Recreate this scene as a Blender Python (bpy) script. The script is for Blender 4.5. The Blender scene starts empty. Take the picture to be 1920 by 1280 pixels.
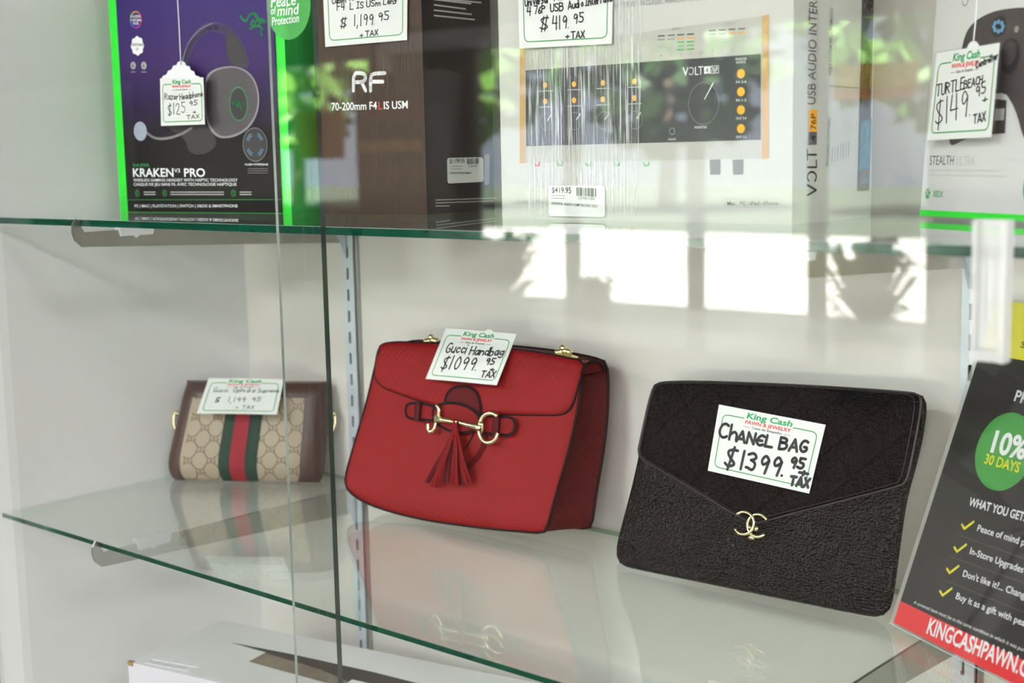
import bpy, math, random
from mathutils import Vector, Matrix
random.seed(7)
S = bpy.context.scene
COL = S.collection

# ------------------------------------------------------------------ camera
Z0 = 1.0                                   # height of the lower glass shelf
F, PITCH, YAW, ROLL = 2572.15, 0.13522, 0.71808, -0.0199
CAM = Vector((1.18119, -1.09615, 0.38265 + Z0))
fw = Vector((-math.sin(YAW)*math.cos(PITCH), math.cos(YAW)*math.cos(PITCH), -math.sin(PITCH)))
r0 = fw.cross(Vector((0, 0, 1))).normalized()
u0 = r0.cross(fw)
RT = math.cos(ROLL)*r0 + math.sin(ROLL)*u0
UP = -math.sin(ROLL)*r0 + math.cos(ROLL)*u0
cd = bpy.data.cameras.new('camera')
cam = bpy.data.objects.new('camera', cd)
COL.objects.link(cam)
m = Matrix((RT, UP, -fw)).transposed().to_4x4()
m.translation = CAM
cam.matrix_world = m
cd.sensor_fit = 'HORIZONTAL'
cd.sensor_width = 36
cd.lens = F/1920*36
cd.clip_start = .02
cd.dof.use_dof = True
cd.dof.focus_distance = 1.2
cd.dof.aperture_fstop = 7.0
S.camera = cam

# ------------------------------------------------------------------ world, sun, exposure
W = bpy.data.worlds.new('sky')
S.world = W
W.use_nodes = True
bg = W.node_tree.nodes['Background']
bg.inputs[0].default_value = (.72, .84, 1, 1)
bg.inputs[1].default_value = 2.2
sd = bpy.data.lights.new('sun', 'SUN')
sd.energy = 150
sd.angle = .02
sun = bpy.data.objects.new('sun', sd)
COL.objects.link(sun)
sun.rotation_euler = (math.radians(-32), math.radians(14), 0)
S.view_settings.view_transform = 'Standard'
S.view_settings.look = 'None'
S.view_settings.gamma = 1
S.view_settings.use_curve_mapping = False
S.view_settings.exposure = 0.58
S.cycles.transparent_max_bounces = 32      # many clear sheets stand one behind another
CEIL_POWER = 36.0

# ------------------------------------------------------------------ helpers
def lin(c):
    if isinstance(c, str):
        c = [int(c[i:i+2], 16)/255 for i in (0, 2, 4)]
    return tuple(((x+.055)/1.055)**2.4 if x > .04045 else x/12.92 for x in c) + (1,)

MATS = {}
def mat(name, col, rough=.5, metal=0, spec=.5, noise=0, nscale=40, bump=None, coat=0):
    """Principled material with a faint procedural mottling; bump = (kind, scale, strength, distance)."""
    if name in MATS:
        return MATS[name]
    M = bpy.data.materials.new(name)
    M.use_nodes = True
    nt = M.node_tree
    b = nt.nodes['Principled BSDF']
    c = lin(col)
    b.inputs['Base Color'].default_value = c
    b.inputs['Roughness'].default_value = rough
    b.inputs['Metallic'].default_value = metal
    b.inputs['Specular IOR Level'].default_value = spec
    b.inputs['Coat Weight'].default_value = coat
    tc = nt.nodes.new('ShaderNodeTexCoord')
    if noise:
        n = nt.nodes.new('ShaderNodeTexNoise')
        n.inputs['Scale'].default_value = nscale
        n.inputs['Detail'].default_value = 3
        nt.links.new(tc.outputs['Object'], n.inputs['Vector'])
        r = nt.nodes.new('ShaderNodeValToRGB')
        r.color_ramp.elements[0].color = tuple(x*(1-noise) for x in c[:3])+(1,)
        r.color_ramp.elements[1].color = tuple(min(1, x*(1+noise)) for x in c[:3])+(1,)
        nt.links.new(n.outputs['Fac'], r.inputs['Fac'])
        nt.links.new(r.outputs['Color'], b.inputs['Base Color'])
    if bump:
        kind, sc, st, di = bump
        if kind == 'voronoi':
            v = nt.nodes.new('ShaderNodeTexVoronoi')
            v.feature = 'DISTANCE_TO_EDGE'
            v.inputs['Scale'].default_value = sc
            rr = nt.nodes.new('ShaderNodeMapRange')
            rr.inputs['From Max'].default_value = .35
            nt.links.new(v.outputs['Distance'], rr.inputs['Value'])
            out = rr.outputs[0]
            nt.links.new(tc.outputs['UV'], v.inputs['Vector'])
        else:
            v = nt.nodes.new('ShaderNodeTexNoise')
            v.inputs['Scale'].default_value = sc
            v.inputs['Detail'].default_value = 4
            out = v.outputs['Fac']
            nt.links.new(tc.outputs['Object'], v.inputs['Vector'])
        bp = nt.nodes.new('ShaderNodeBump')
        bp.inputs['Strength'].default_value = st
        bp.inputs['Distance'].default_value = di
        nt.links.new(out, bp.inputs['Height'])
        nt.links.new(bp.outputs[0], b.inputs['Normal'])
    MATS[name] = M
    return M

def glass_mat(name, tint, f0=.04, gloss=(1, 1, 1)):
    """Flat sheet glass: clear tint plus mirror reflection rising with the viewing angle."""
    M = bpy.data.materials.new(name)
    M.use_nodes = True
    nt = M.node_tree
    nt.nodes.remove(nt.nodes['Principled BSDF'])
    out = nt.nodes['Material Output']
    t = nt.nodes.new('ShaderNodeBsdfTransparent')
    t.inputs[0].default_value = tint+(1,)
    g = nt.nodes.new('ShaderNodeBsdfGlossy')
    g.inputs['Roughness'].default_value = 0
    g.inputs[0].default_value = gloss+(1,)
    lw = nt.nodes.new('ShaderNodeLayerWeight')
    lw.inputs['Blend'].default_value = .5
    p = nt.nodes.new('ShaderNodeMath'); p.operation = 'POWER'
    p.inputs[1].default_value = 5
    nt.links.new(lw.outputs['Facing'], p.inputs[0])
    ma = nt.nodes.new('ShaderNodeMath'); ma.operation = 'MULTIPLY_ADD'
    ma.inputs[1].default_value = 1-f0
    ma.inputs[2].default_value = f0
    nt.links.new(p.outputs[0], ma.inputs[0])
    mx = nt.nodes.new('ShaderNodeMixShader')
    nt.links.new(ma.outputs[0], mx.inputs[0])
    nt.links.new(t.outputs[0], mx.inputs[1])
    nt.links.new(g.outputs[0], mx.inputs[2])
    nt.links.new(mx.outputs[0], out.inputs[0])
    MATS[name] = M
    return M

def ray(q):
    return (fw*F + RT*(q[0]-960) + UP*(640-q[1])).normalized()

class Frame:
    """A plane in the world: O origin, u right, v up, n towards the viewer."""
    def __init__(s, O, u, v):
        s.O = Vector(O); s.u = Vector(u).normalized()
        v = Vector(v); s.v = (v - s.u*v.dot(s.u)).normalized()
        s.n = s.u.cross(s.v)
    def pt(s, a, b, w=0):
        return s.O + s.u*a + s.v*b + s.n*w
    def px(s, q, w=0):
        d = ray(q)
        t = (s.O + s.n*w - CAM).dot(s.n)/d.dot(s.n)
        h = CAM + d*t - s.O
        return (h.dot(s.u), h.dot(s.v))

class Quad:
    """A card: x 0..1 from left, y 0..1 from the bottom, bilinear between four points, with a slight bow."""
    def __init__(s, tl, tr, br, bl, bow=0):
        s.c = [Vector(p) for p in (tl, tr, br, bl)]
        s.n = (s.c[1]-s.c[0]).cross(s.c[0]-s.c[3]).normalized()
        s.W = (s.c[1]-s.c[0]).length; s.H = (s.c[0]-s.c[3]).length; s.bow = bow
    def pt(s, x, y, w=0):
        tl, tr, br, bl = s.c
        return (tl*(1-x)+tr*x)*y + (bl*(1-x)+br*x)*(1-y) + s.n*(w + s.bow*4*x*(1-x))

class MB:
    def __init__(s):
        s.v = []; s.uv = []; s.f = []; s.mats = []
    def mi(s, m):
        if m not in s.mats:
            s.mats.append(m)
        return s.mats.index(m)
    def vert(s, p, uv=(0, 0)):
        s.v.append(Vector(p)); s.uv.append(uv)
        return len(s.v)-1
    def face(s, idx, m, smooth=False):
        s.f.append((tuple(idx), s.mi(m), smooth))
    def poly(s, pts, m, uvs=None):
        s.face([s.vert(p, uvs[i] if uvs else (0, 0)) for i, p in enumerate(pts)], m)
    def fpoly(s, fr, pts, w, m):
        s.poly([fr.pt(a, b, w) for a, b in pts], m, pts)
    def prism(s, fr, pts, w0, w1, m, ms=None, mb=None):
        n = len(pts)
        A = [s.vert(fr.pt(a, b, w0), (a, b)) for a, b in pts]
        B = [s.vert(fr.pt(a, b, w1), (a, b)) for a, b in pts]
        s.face(B, m); s.face(A[::-1], mb or ms or m)
        for i in range(n):
            j = (i+1) % n
            s.face([A[i], A[j], B[j], B[i]], ms or m)
    def box(s, a, b, m, mt=None):
        x0, y0, z0 = a; x1, y1, z1 = b
        s.prism(Frame((0, 0, 0), (1, 0, 0), (0, 1, 0)), [(x0, y0), (x1, y0), (x1, y1), (x0, y1)], z0, z1, mt or m, m)
    def fbox(s, fr, a0, a1, b0, b1, w0, w1, m, ms=None):
        s.prism(fr, [(a0, b0), (a1, b0), (a1, b1), (a0, b1)], w0, w1, m, ms)
    def stroke(s, sf, pts, wd, w, m, closed=False, ax=1, ay=1, cap=True):
        """Flat inked line on a surface; ax, ay turn metres into the surface's own units."""
        pts = list(pts)
        if closed:
            pts.append(pts[0])
        h = wd/2
        if cap:
            for p in pts:
                s.poly([sf.pt(p[0]+ax*h*math.cos(k*math.pi/4), p[1]+ay*h*math.sin(k*math.pi/4), w) for k in range(8)], m)
        for p, q in zip(pts, pts[1:]):
            dx, dy = (q[0]-p[0])/ax, (q[1]-p[1])/ay
            L = math.hypot(dx, dy)
            if L < 1e-9:
                continue
            nx, ny = -dy/L*h*ax, dx/L*h*ay
            s.poly([sf.pt(p[0]-nx, p[1]-ny, w), sf.pt(q[0]-nx, q[1]-ny, w), sf.pt(q[0]+nx, q[1]+ny, w), sf.pt(p[0]+nx, p[1]+ny, w)], m)
    def tube(s, pts, r, m, closed=False, seg=8, caps=True):
        pts = [Vector(p) for p in pts]
        n = len(pts); rings = []
        ref = None
        for i, p in enumerate(pts):
            if closed:
                t = pts[(i+1) % n]-pts[i-1]
            else:
                t = pts[min(i+1, n-1)]-pts[max(i-1, 0)]
            t.normalize()
            if ref is None:
                ref = Vector((0, 0, 1)) if abs(t.z) < .9 else Vector((1, 0, 0))
            a = (ref - t*ref.dot(t)).normalized(); ref = a
            b = t.cross(a)
            rr = r[i] if isinstance(r, (list, tuple)) else r
            rings.append([s.vert(p+(a*math.cos(k*2*math.pi/seg)+b*math.sin(k*2*math.pi/seg))*rr) for k in range(seg)])
        for i in range(n if closed else n-1):
            A, B = rings[i], rings[(i+1) % n]
            for k in range(seg):
                l = (k+1) % seg
                s.face([A[k], A[l], B[l], B[k]], m, True)
        if caps and not closed:
            s.face(rings[0][::-1], m); s.face(rings[-1], m)
    def ball(s, c, r, m, sx=1, sy=1, sz=1, n=10):
        c = Vector(c); R = []
        for i in range(n+1):
            t = math.pi*i/n
            R.append([s.vert(c+Vector((sx*r*math.sin(t)*math.cos(k*2*math.pi/12), sy*r*math.sin(t)*math.sin(k*2*math.pi/12), sz*r*math.cos(t)))) for k in range(12)])
        for i in range(n):
            for k in range(12):
                l = (k+1) % 12
                s.face([R[i][k], R[i+1][k], R[i+1][l], R[i][l]], m, True)
    def grid(s, fn, nu, nv, m, uvf=None):
        I = [[s.vert(fn(i/nu, j/nv), uvf(i/nu, j/nv) if uvf else (i/nu, j/nv)) for i in range(nu+1)] for j in range(nv+1)]
        for j in range(nv):
            for i in range(nu):
                s.face([I[j][i], I[j][i+1], I[j+1][i+1], I[j+1][i]], m, True)
    def build(s, name, parent=None):
        base = Vector((0, 0, 0))
        if parent is not None:
            q = parent
            while q is not None:
                base += q.location; q = q.parent
        else:
            lo = [min(p[k] for p in s.v) for k in range(3)]; hi = [max(p[k] for p in s.v) for k in range(3)]
            base = Vector(((lo[0]+hi[0])/2, (lo[1]+hi[1])/2, lo[2]))
        me = bpy.data.meshes.new(name)
        me.from_pydata([p-base for p in s.v], [], [f[0] for f in s.f])
        for mm in s.mats:
            me.materials.append(mm)
        for i, p in enumerate(me.polygons):
            p.material_index = s.f[i][1]; p.use_smooth = s.f[i][2]
        ul = me.uv_layers.new(name='UVMap')
        for lp in me.loops:
            ul.data[lp.index].uv = s.uv[lp.vertex_index]
        o = bpy.data.objects.new(name, me)
        COL.objects.link(o)
        if parent is None:
            o.location = base
        else:
            o.parent = parent
        return o

def thing(name, label, cat, loc, group=None):
    o = bpy.data.objects.new(name, None)
    COL.objects.link(o)
    o.empty_display_size = .02
    o.location = loc
    return tag(o, label, cat, group)
def tag(o, label, cat, group=None):
    o['label'] = label; o['category'] = cat
    if group:
        o['group'] = group
    return o
def struct(o):
    o['kind'] = 'structure'
    return o

# ---- printed lettering
TC = {}
def glyphs(sx, off, shear):
    k = (sx, off, shear)
    if k not in TC:
        c = bpy.data.curves.new('lettering', 'FONT')
        c.body = sx; c.size = 1; c.offset = off; c.shear = shear; c.resolution_u = 3
        o = bpy.data.objects.new('lettering', c)
        COL.objects.link(o)
        dg = bpy.context.evaluated_depsgraph_get()
        me = o.evaluated_get(dg).to_mesh()
        V = [(v.co.x, v.co.y) for v in me.vertices]
        P = [tuple(p.vertices) for p in me.polygons]
        o.evaluated_get(dg).to_mesh_clear()
        bpy.data.objects.remove(o); bpy.data.curves.remove(c)
        TC[k] = (V, P)
    return TC[k]
def textw(sx, off, shear):
    V, P = glyphs(sx, off, shear)
    return min(v[0] for v in V), max(v[0] for v in V)
CAPH = 0.0
def text(mb, sf, sx, p0, p1, cap, m, w=.0002, bold=0, shear=0, sub=None, ax=1, ay=1):
    """Lettering with its baseline from p0 to p1 (surface units), capital height cap; sub = the part p1 belongs to."""
    global CAPH
    if not CAPH:
        CAPH = max(v[1] for v in glyphs('H', 0, 0)[0])
    V, P = glyphs(sx, bold, shear)
    a, b = textw(sub, bold, shear) if sub else textw(sx, bold, shear)
    if sub:
        a = textw(sx, bold, shear)[0]
    d = ((p1[0]-p0[0])/(b-a), (p1[1]-p0[1])/(b-a))
    L = math.hypot(d[0]/ax, d[1]/ay)
    up = (-d[1]/ay/L*ax*cap/CAPH, d[0]/ax/L*ay*cap/CAPH)
    idx = [mb.vert(sf.pt(p0[0]+d[0]*(x-a)+up[0]*y, p0[1]+d[1]*(x-a)+up[1]*y, w)) for x, y in V]
    for p in P:
        mb.face([idx[i] for i in p], m)
def ptext(mb, fr, sx, q0, q1, cap, m, w=.0002, w0=0, **k):
    """The same, placed by image points on the frame; cap in image pixels."""
    a = fr.px(q0, w0); b = fr.px(q1, w0); c = fr.px((q0[0], q0[1]-cap), w0)
    text(mb, fr, sx, a, b, abs(c[1]-a[1]), m, w0+w, **k)

# ---- handwriting: pen strokes on a grid, baseline 2, capitals to 9
HW = {'A': '!02 39 62|!14 54', 'B': '!02 09|09 39 58 46 06|06 46 64 42 02', 'C': '58 39 18 05 13 32 53', 'E': '!59 09 02 52|!06 46',
 '€': '58 39 17 05 13 32 53|!05 45', 'F': '!02 09 59|!06 46', 'G': '58 39 18 05 13 32 53 55 35', 'H': '!09 02|!59 52|!06 56', 'I': '!09 49|!29 22|!02 42',
 'L': '!09 02 52', 'N': '!02 09 52 59', 'O': '39 17 05 13 32 54 57 39', 'P': '!02 09|09 48 57 46 06', 'R': '!02 09|09 48 57 46 06|!16 52', 'S': '58 39 08 16 45 53 32 03',
 'T': '!09 69|!39 32', 'U': '09 04 12 42 54 59', 'V': '!09 32 69', 'X': '!09 52|!02 59', 'a': '46 16 04 12 33 46|!46 42',
 'b': '!09 02|05 36 44 32 02', 'c': '45 26 04 22 43', 'd': '45 16 04 12 43|!49 42', 'e': '04 44 36 16 03 22 43', 'f': '48 29 18 12|!06 36',
 'g': '46 16 04 13 44|46 41 20 01', 'h': '!09 02|04 26 45 42', 'i': '!06 02|!08 08', 'l': '!09 02', 'm': '!06 02|04 16 35 32|34 56 65 62',
 'n': '!06 02|04 26 45 42', 'o': '26 04 22 44 26', 'p': '!06 00|05 36 44 32 03', 'r': '!06 02|04 26 36', 's': '45 26 05 34 33 22 02',
 't': '!18 13 22 32|!06 36', 'u': '06 03 22 43|!46 42', 'v': '!06 22 46', 'z': '!06 46 02 42', '0': '39 17 14 32 54 57 39', '1': '!19 12',
 '2': '07 29 48 46 02 52', '3': '08 39 57 26|26 55 42 13 03', '4': '!19 05 55|!49 42', '5': '!59 19|19 16 46 54 32 03', '6': '48 16 03 22 43 44 25 04',
 '7': '!09 59 22', '9': '57 39 17 25 46 57|!57 42', '$': '58 28 07 25 44 53 22 03|!39 21', '#': '58 28 07 25 44 53 22 03|!29 11|!49 31', ',': '!12 00', '.': '!02 02',
 '+': '!04 44|!26 22', '-': '!05 35', ' ': ''}
def smooth(P, closed=False, it=2):
    for _ in range(it):
        if closed:
            Q = []
            for i in range(len(P)):
                a, b = P[i], P[(i+1) % len(P)]
                Q += [tuple(.75*x+.25*y for x, y in zip(a, b)), tuple(.25*x+.75*y for x, y in zip(a, b))]
        else:
            Q = [P[0]]
            for a, b in zip(P, P[1:]):
                Q += [tuple(.75*x+.25*y for x, y in zip(a, b)), tuple(.25*x+.75*y for x, y in zip(a, b))]
            Q.append(P[-1])
        P = Q
    return P
def hand(mb, sf, sx, p0, p1, cap, wd, m, w=.0003, ax=1, ay=1, slant=.08):
    x = 0; L = []
    for ch in sx:
        g = HW[ch]; mxx = 2
        for st in filter(None, g.split('|')):
            sh = st[0] == '!'
            P = [(int(t[0]), int(t[1])-2) for t in st.strip('!').split()]
            mxx = max(mxx, max(p[0] for p in P))
            j = random.uniform(-.25, .25)
            if not sh:
                P = smooth(P)
            L.append([(x+px+py*slant, py+j) for px, py in P])
        x += (mxx if g else 2.2)+1.6
    x -= 1.6
    d = ((p1[0]-p0[0])/x, (p1[1]-p0[1])/x)
    n = math.hypot(d[0]/ax, d[1]/ay)
    up = (-d[1]/ay/n*ax*cap/7, d[0]/ax/n*ay*cap/7)
    for P in L:
        mb.stroke(sf, [(p0[0]+d[0]*a+up[0]*b, p0[1]+d[1]*a+up[1]*b) for a, b in P], wd, w, m, ax=ax, ay=ay)

def rrect(x0, x1, y0, y1, rx, ry, n=5):
    P = []
    for cx, cy, a in ((x1-rx, y0+ry, -90), (x1-rx, y1-ry, 0), (x0+rx, y1-ry, 90), (x0+rx, y0+ry, 180)):
        for k in range(n+1):
            t = math.radians(a+90*k/n)
            P.append((cx+rx*math.cos(t), cy+ry*math.sin(t)))
    return P
def ellipse(c, rx, ry=None, n=32, a0=0, a1=360):
    ry = rx if ry is None else ry
    full = abs(a1-a0) >= 360
    return [(c[0]+rx*math.cos(math.radians(a0+(a1-a0)*k/(n if full else n-1))), c[1]+ry*math.sin(math.radians(a0+(a1-a0)*k/(n if full else n-1)))) for k in range(n)]

def pillow(mb, fr, outline, front, back, m, p=6., rings=(1, .985, .96, .92, .86, .75, .55, .3), extra=None, mback=None):
    """A padded panel: rings of a star-shaped outline, full thickness inside and rounded towards the rim."""
    n = len(outline)
    cx = sum(a for a, b in outline)/n; cy = sum(b for a, b in outline)/n
    def w(r, T):
        return T*(1-r**p)**.5
    for T, mm, flip in ((front, m, False), (back, mback or m, True)):
        prev = None
        for r in rings:
            cur = []
            for a, b in outline:
                A, B = cx+(a-cx)*r, cy+(b-cy)*r
                cur.append(mb.vert(fr.pt(A, B, w(r, T)+(extra(A, B) if extra else 0)), (A, B)))
            if prev:
                for i in range(n):
                    j = (i+1) % n
                    q = [prev[i], prev[j], cur[j], cur[i]]
                    mb.face(q[::-1] if flip else q, mm, True)
            prev = cur
        c = mb.vert(fr.pt(cx, cy, T+(extra(cx, cy) if extra else 0)), (cx, cy))
        for i in range(n):
            j = (i+1) % n
            q = [prev[i], prev[j], c]
            mb.face(q[::-1] if flip else q, mm, True)

def resample(P, n, closed=True):
    P = list(P)+([P[0]] if closed else [])
    D = [0]
    for a, b in zip(P, P[1:]):
        D.append(D[-1]+math.dist(a, b))
    out = []
    for k in range(n):
        t = D[-1]*k/(n if closed else n-1)
        i = 0
        while i < len(D)-2 and D[i+1] < t:
            i += 1
        f = (t-D[i])/(D[i+1]-D[i]+1e-12)
        out.append(tuple(x+(y-x)*f for x, y in zip(P[i], P[i+1])))
    return out

# ------------------------------------------------------------------ materials
M_WALL = mat('white laminate panel', 'efeeec', .45, noise=.02, nscale=60, bump=('noise', 900, .05, .0004))
M_BACK = mat('off white textured panel', 'd8d4cc', .5, noise=.035, nscale=700, bump=('noise', 1500, .06, .0004))
M_DECK = mat('white laminate deck', 'd6d3cc', .4, noise=.02)
M_ZINC = mat('zinc plated steel', 'd2dae0', .38, .35, noise=.12, nscale=220, bump=('noise', 500, .06, .0004))
M_STEEL = mat('dull nickel steel', 'b4b4b0', .28, 1, noise=.12, nscale=60)
M_DARK = mat('dark recess', '15141a', .8, noise=.1)
M_CLIP = mat('white plastic', 'e8e9ea', .35, noise=.01)
M_EDGE = mat('green glass edge', '03422f', .12, spec=.7, noise=.55, nscale=35)
M_PEDGE = mat('dark glass edge', '2c3a34', .12, spec=.8, noise=.6, nscale=9)
M_BEDGE = mat('pale green glass edge', '7d9678', .2, noise=.2, nscale=30)
M_LEDGE = mat('bright glass edge', '9aa39c', .15, spec=.8, noise=.75, nscale=11)
M_SHELF = glass_mat('shelf glass', (.94, .965, .95))
M_PANE = glass_mat('pane glass', (.985, .988, .985))
M_ACRYL = glass_mat('clear acrylic', (.97, .97, .97))
M_FROST = mat('translucent plastic', 'dfdfdc', .3, noise=.01)
nb = M_FROST.node_tree.nodes['Principled BSDF']
nb.inputs['Alpha'].default_value = .5
M_PAPER = mat('white card', 'e2e4df', .55, noise=.01)
M_INK = mat('black marker ink', '1e1b20', .5, noise=.05)
M_GINK = mat('green print', '2f8f45', .5, noise=.03)
M_LOGO = mat('logo green print', '0f9a55', .5, noise=.03)
M_RINK = mat('red print', 'e0202a', .5, noise=.03)
M_GRAYINK = mat('grey print', '8b8b88', .5, noise=.03)
M_GREY2 = mat('pale grey print', 'b6b7b2', .5, noise=.03)
M_WINK = mat('white print', 'f0f0f0', .5, noise=.02)
M_LIME = mat('lime green card', '1fdc2c', .4, noise=.03)
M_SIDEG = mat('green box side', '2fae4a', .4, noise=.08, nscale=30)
M_BLACKCARD = mat('black card', '2c2425', .3, noise=.05)
M_WHITECARD = mat('white box card', 'c2c3ba', .35, noise=.012, nscale=8)
M_GOLD = mat('polished pale gold', 'eadcae', .2, 1, noise=.05)

def leather(name, col, rough, kind):
    M = bpy.data.materials.new(name)
    M.use_nodes = True
    nt = M.node_tree; b = nt.nodes['Principled BSDF']
    b.inputs['Base Color'].default_value = lin(col)
    b.inputs['Roughness'].default_value = rough
    b.inputs['Specular IOR Level'].default_value = .32 if kind == 'caviar' else .15 if kind == 'emboss' else .08
    tc = nt.nodes.new('ShaderNodeTexCoord')
    def math_(op, a, bb=None, c=None):
        n = nt.nodes.new('ShaderNodeMath'); n.operation = op
        for i, x in enumerate((a, bb, c)):
            if x is None:
                continue
            if isinstance(x, (int, float)):
                n.inputs[i].default_value = x
            else:
                nt.links.new(x, n.inputs[i])
        return n.outputs[0]
    sp = nt.nodes.new('ShaderNodeSeparateXYZ')
    nt.links.new(tc.outputs['UV'], sp.inputs[0])
    X, Y = sp.outputs[0], sp.outputs[1]
    if kind == 'emboss':                       # scale-like stamped lattice
        p = .0078
        a = math_('MULTIPLY_ADD', X, .8/p, math_('MULTIPLY', Y, 1.05/p))
        c = math_('MULTIPLY_ADD', X, .95/p, math_('MULTIPLY', Y, -.9/p))
        h = math_('MULTIPLY', math_('FRACT', a), math_('MULTIPLY_ADD', math_('FRACT', c), .55, .45))
        n = nt.nodes.new('ShaderNodeTexNoise'); n.inputs['Scale'].default_value = 900
        nt.links.new(tc.outputs['UV'], n.inputs['Vector'])
        h = math_('ADD', h, math_('MULTIPLY', n.outputs['Fac'], .25))
        st, di = .9, .0022
    elif kind in ('caviar', 'quilt'):
        v = nt.nodes.new('ShaderNodeTexVoronoi'); v.feature = 'F1'
        v.inputs['Scale'].default_value = 400; v.inputs['Randomness'].default_value = .7
        nt.links.new(tc.outputs['UV'], v.inputs['Vector'])
        h = math_('MULTIPLY', math_('MULTIPLY', v.outputs['Distance'], v.outputs['Distance']), -1.8)
        st, di = 1, .0011
        if kind == 'quilt':
            for s2 in (1, -1):
                a = math_('FRACT', math_('MULTIPLY', math_('ADD', X, math_('MULTIPLY', Y, s2*1.0)), 1/.043))
                g = math_('MINIMUM', math_('MULTIPLY', math_('ABSOLUTE', math_('SUBTRACT', a, .5)), 22), 1)
                h = math_('ADD', h, math_('MULTIPLY', g, 1.3))
            st, di = .8, .0009
    bp = nt.nodes.new('ShaderNodeBump')
    bp.inputs['Strength'].default_value = st
    bp.inputs['Distance'].default_value = di
    nt.links.new(h, bp.inputs['Height'])
    nt.links.new(bp.outputs[0], b.inputs['Normal'])
    MATS[name] = M
    return M
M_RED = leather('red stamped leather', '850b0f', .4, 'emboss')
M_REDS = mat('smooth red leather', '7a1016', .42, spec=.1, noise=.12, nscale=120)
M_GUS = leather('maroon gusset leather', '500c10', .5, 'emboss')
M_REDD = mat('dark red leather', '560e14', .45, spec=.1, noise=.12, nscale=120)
M_EDGEB = mat('dark painted leather edge', '220d0f', .45, spec=.12, noise=.1)
M_CAV = leather('black grained leather', '0a0708', .27, 'caviar')
M_CAVQ = leather('black quilted grained leather', '0d090b', .42, 'quilt')
M_STITCH = mat('black leather piping', '2c2427', .4, noise=.1)
M_CANVAS = mat('beige coated canvas', 'a0917a', .5, noise=.08, nscale=500)
M_CPRINT = mat('brown canvas print', '66543f', .5, noise=.08)
M_TRIM = mat('brown leather trim', '48322b', .35, noise=.15, nscale=90)
M_WEBG = mat('green webbing', '0b3322', .7, noise=.12, nscale=600)
M_WEBR = mat('red webbing', '8c0b20', .7, noise=.12, nscale=600)

# ------------------------------------------------------------------ the place: shop room and street
XL = -.227
ZU = .32776 + Z0
mb = MB(); M_FLOOR = mat('brown floor tiles', '33241a', .8, spec=.1, noise=.25, nscale=1.5)
mb.box((-16, -7, -.05), (5, .6, 0), M_FLOOR)
struct(mb.build('floor'))
M_CEIL = mat('ceiling tiles', '6f6d6a', .8, noise=.03)
mb = MB(); mb.box((-16, -8.1, 2.95), (5, .6, 3.05), M_CEIL); struct(mb.build('ceiling'))
M_PAINT = mat('warm white wall paint', '9c9a96', .7, noise=.03, nscale=3)
mb = MB(); mb.box((-16, .5, 0), (5, .6, 2.95), M_PAINT); struct(mb.build('wall_back'))
mb = MB(); mb.box((-16.1, -7.2, 0), (-16, .6, 2.95), M_PAINT); struct(mb.build('wall_left'))
mb = MB(); mb.box((5, -7.2, 0), (5.1, .6, 2.95), M_PAINT); struct(mb.build('wall_right'))
WIN_AND_FILL = [(-7.75, -6.62), (-5.52, -4.72), (-4.62, -3.72), (-3.62, -2.86), (-2.76, -2.12), (-1.3, .6), (.75, 2.6), (2.75, 4.6)]  # last three are out of view, added for low fill light
SILLS = (1.0,) + (.1,)*7; SILL, HEAD = .1, 2.12
M_FRONT = mat('grey brown shopfront wall', '4a423c', .7, noise=.1, nscale=2)
mb = MB()
mb.box((-16, -7.06, HEAD), (5, -7, 2.95), M_FRONT)
mb.box((-16, -7.06, 0), (5, -7, SILL), M_FRONT)
e = [-9.8]+[x for w_ in WIN_AND_FILL for x in w_]+[5]
for i in range(0, len(e), 2):
    mb.box((e[i], -7.06, SILL), (e[i+1], -7, HEAD), M_FRONT)
mb.box((-16, -7.06, SILL), (-9.8, -7, HEAD), M_PAINT)
mb.box((WIN_AND_FILL[0][0], -7.06, SILL), (WIN_AND_FILL[0][1], -7, SILLS[0]), M_FRONT)
struct(mb.build('wall_front'))
for i, (a, b) in enumerate(WIN_AND_FILL):  # includes the unseen fill windows added at the right end
    mb = MB(); mb.box((a, -7.045, SILLS[i]), (b, -7.035, HEAD), M_PANE); struct(mb.build('window_%d' % (i+1)))
mb = MB(); mb.box((-6.45, -7, 0), (-6.36, -6.93, 2.2), M_CLIP); mb.box((-6.36, -7, 2.14), (-4.9, -6.9, 2.27), M_CLIP); struct(mb.build('trim_1'))
M_CONC = mat('sunlit concrete paving', 'b8b4aa', .9, noise=.08, nscale=.6)
mb = MB(); mb.box((-60, -19.5, -.06), (20, -7.06, -.01), M_CONC); struct(mb.build('ground'))
M_GRASS = mat('roadside grass', '222e1a', .9, noise=.3, nscale=.7)
mb = MB(); mb.box((-60, -45, -.06), (20, -19.5, -.012), M_GRASS); o = mb.build('grass_verge'); struct(o)
M_LEAF = mat('tree leaves', '486827', .6, noise=.5, nscale=1.2, spec=.3)
M_LEAFD = mat('dark tree leaves', '2a431e', .6, noise=.5, nscale=1.2, spec=.3)
M_BARK = mat('tree bark', '4a3c30', .9, noise=.3, nscale=6)
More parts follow.
